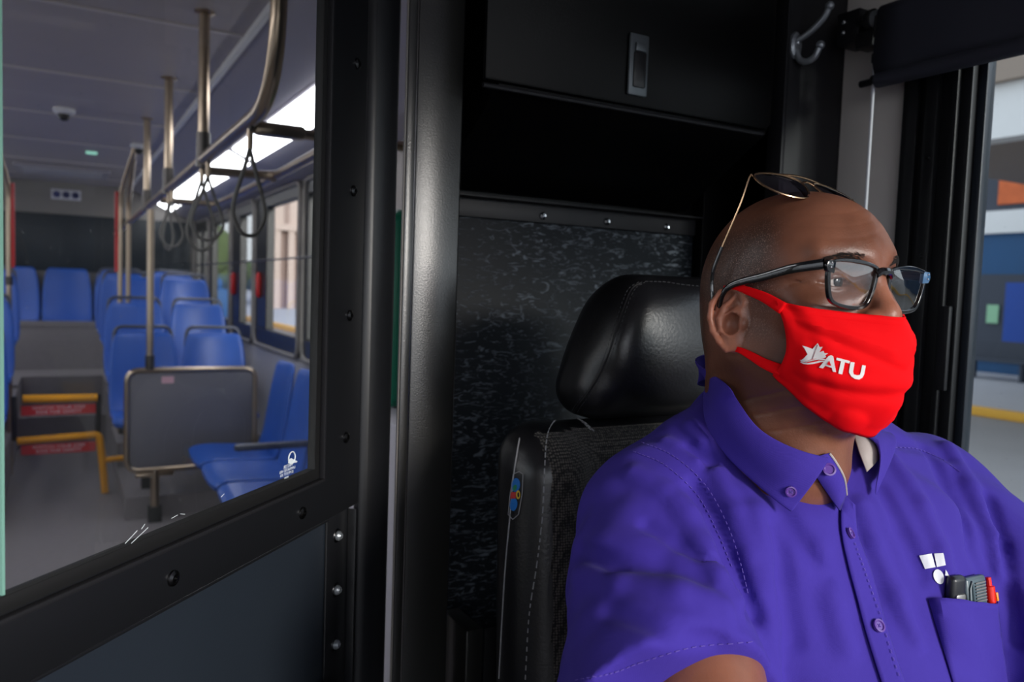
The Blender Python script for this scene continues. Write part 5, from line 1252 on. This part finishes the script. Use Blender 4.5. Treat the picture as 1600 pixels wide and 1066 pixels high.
# ---------------- sunglasses pushed up on the head
S = empty('sunglasses', (.62, .53, 1.495)); tag(S, 'gold wire rimmed sunglasses pushed up on the shaved head', 'sunglasses'); SO = -Vector((.62, .53, 1.495))
sxv = Vector((1, -.04, -.085)).normalized(); shv = Vector((0, -.80, -.60)).normalized(); shv = (shv-sxv*shv.dot(sxv)).normalized(); snv = sxv.cross(shv); snv = -snv if snv.z < 0 else snv
def sp(x, h, z=0): return Vector((0, .008, .0005))+sxv*x+shv*h+snv*(z-1.2*x*x)
for s in (-1, 1):
    c = [(.0095, .004), (.020, -.001), (.040, -.002), (.060, .002), (.066, .010), (.064, .024), (.052, .037), (.036, .041), (.021, .036), (.012, .022), (.0085, .011)]
    O_ = [(p.x*s, p.y) for p in spline([(x, y, 0) for x, y in c], 6, closed=True)]
    MB().tube([sp(x, y) for x, y in O_], .0011, 8, closed=True).build('rim', 'gold', S)
    bm = MB(); cx, cy = .037*s, .019; cen = bm.bm.verts.new(sp(cx, cy, .0035)); ring = [[bm.bm.verts.new(sp(cx+(x-cx)*k, cy+(y-cy)*k, .0035*(1-k*k))) for x, y in O_] for k in (.35, .7, .98)]
    for i in range(len(O_)):
        j = (i+1) % len(O_); bm.bm.faces.new((cen, ring[0][i], ring[0][j]))
        for a, b in zip(ring, ring[1:]): bm.bm.faces.new((a[i], b[i], b[j], a[j]))
    bm.build('lens', 'sun_lens', S)
    hg = sp(.0690*s, .006, -.001); tip = HI(s*.0845, -.014, .0095)+SO+Vector((-.62, -.53, -1.495))*0
    endp = HI(s*.0845, -.014, .008)-Vector((.62, .53, 1.495))
    mid = hg*.35+endp*.65+Vector((s*.004, .002, .004))
    arm = spline([sp(.066*s, .006, -.0002), hg, hg*.75+endp*.25+Vector((s*.003, -.002, .0)), mid], 6)
    MB().tube(arm, .0009, 8).build('temple_arm', 'gold', S)
    MB().tube(spline([mid, mid*.5+endp*.5+Vector((s*.002, .004, .0)), endp+Vector((0, .004, .006)), endp+Vector((0, .002, -.008))], 6), .0017, 8).build('ear_tip', 'glasses', S)
    MB().tube([sp(.010*s, .018, 0), sp(.0085*s, .022, -.004), sp(.0115*s, .024, -.007)], .0006, 6).build('pad_arm', 'gold', S)
    MB().sphere(sp(.0115*s, .025, -.008), (.0022, .0045, .0035), 8).build('nose_pad', 'nose_pad', S)
MB().tube(spline([sp(-.030, -.0025), sp(-.010, -.004, .001), sp(.010, -.004, .001), sp(.030, -.0025)], 6), .0011, 8).build('brow_bar', 'gold', S)
MB().tube(spline([sp(-.0095, .008), sp(0, .005, .001), sp(.0095, .008)], 6), .0011, 8).build('bridge', 'gold', S)
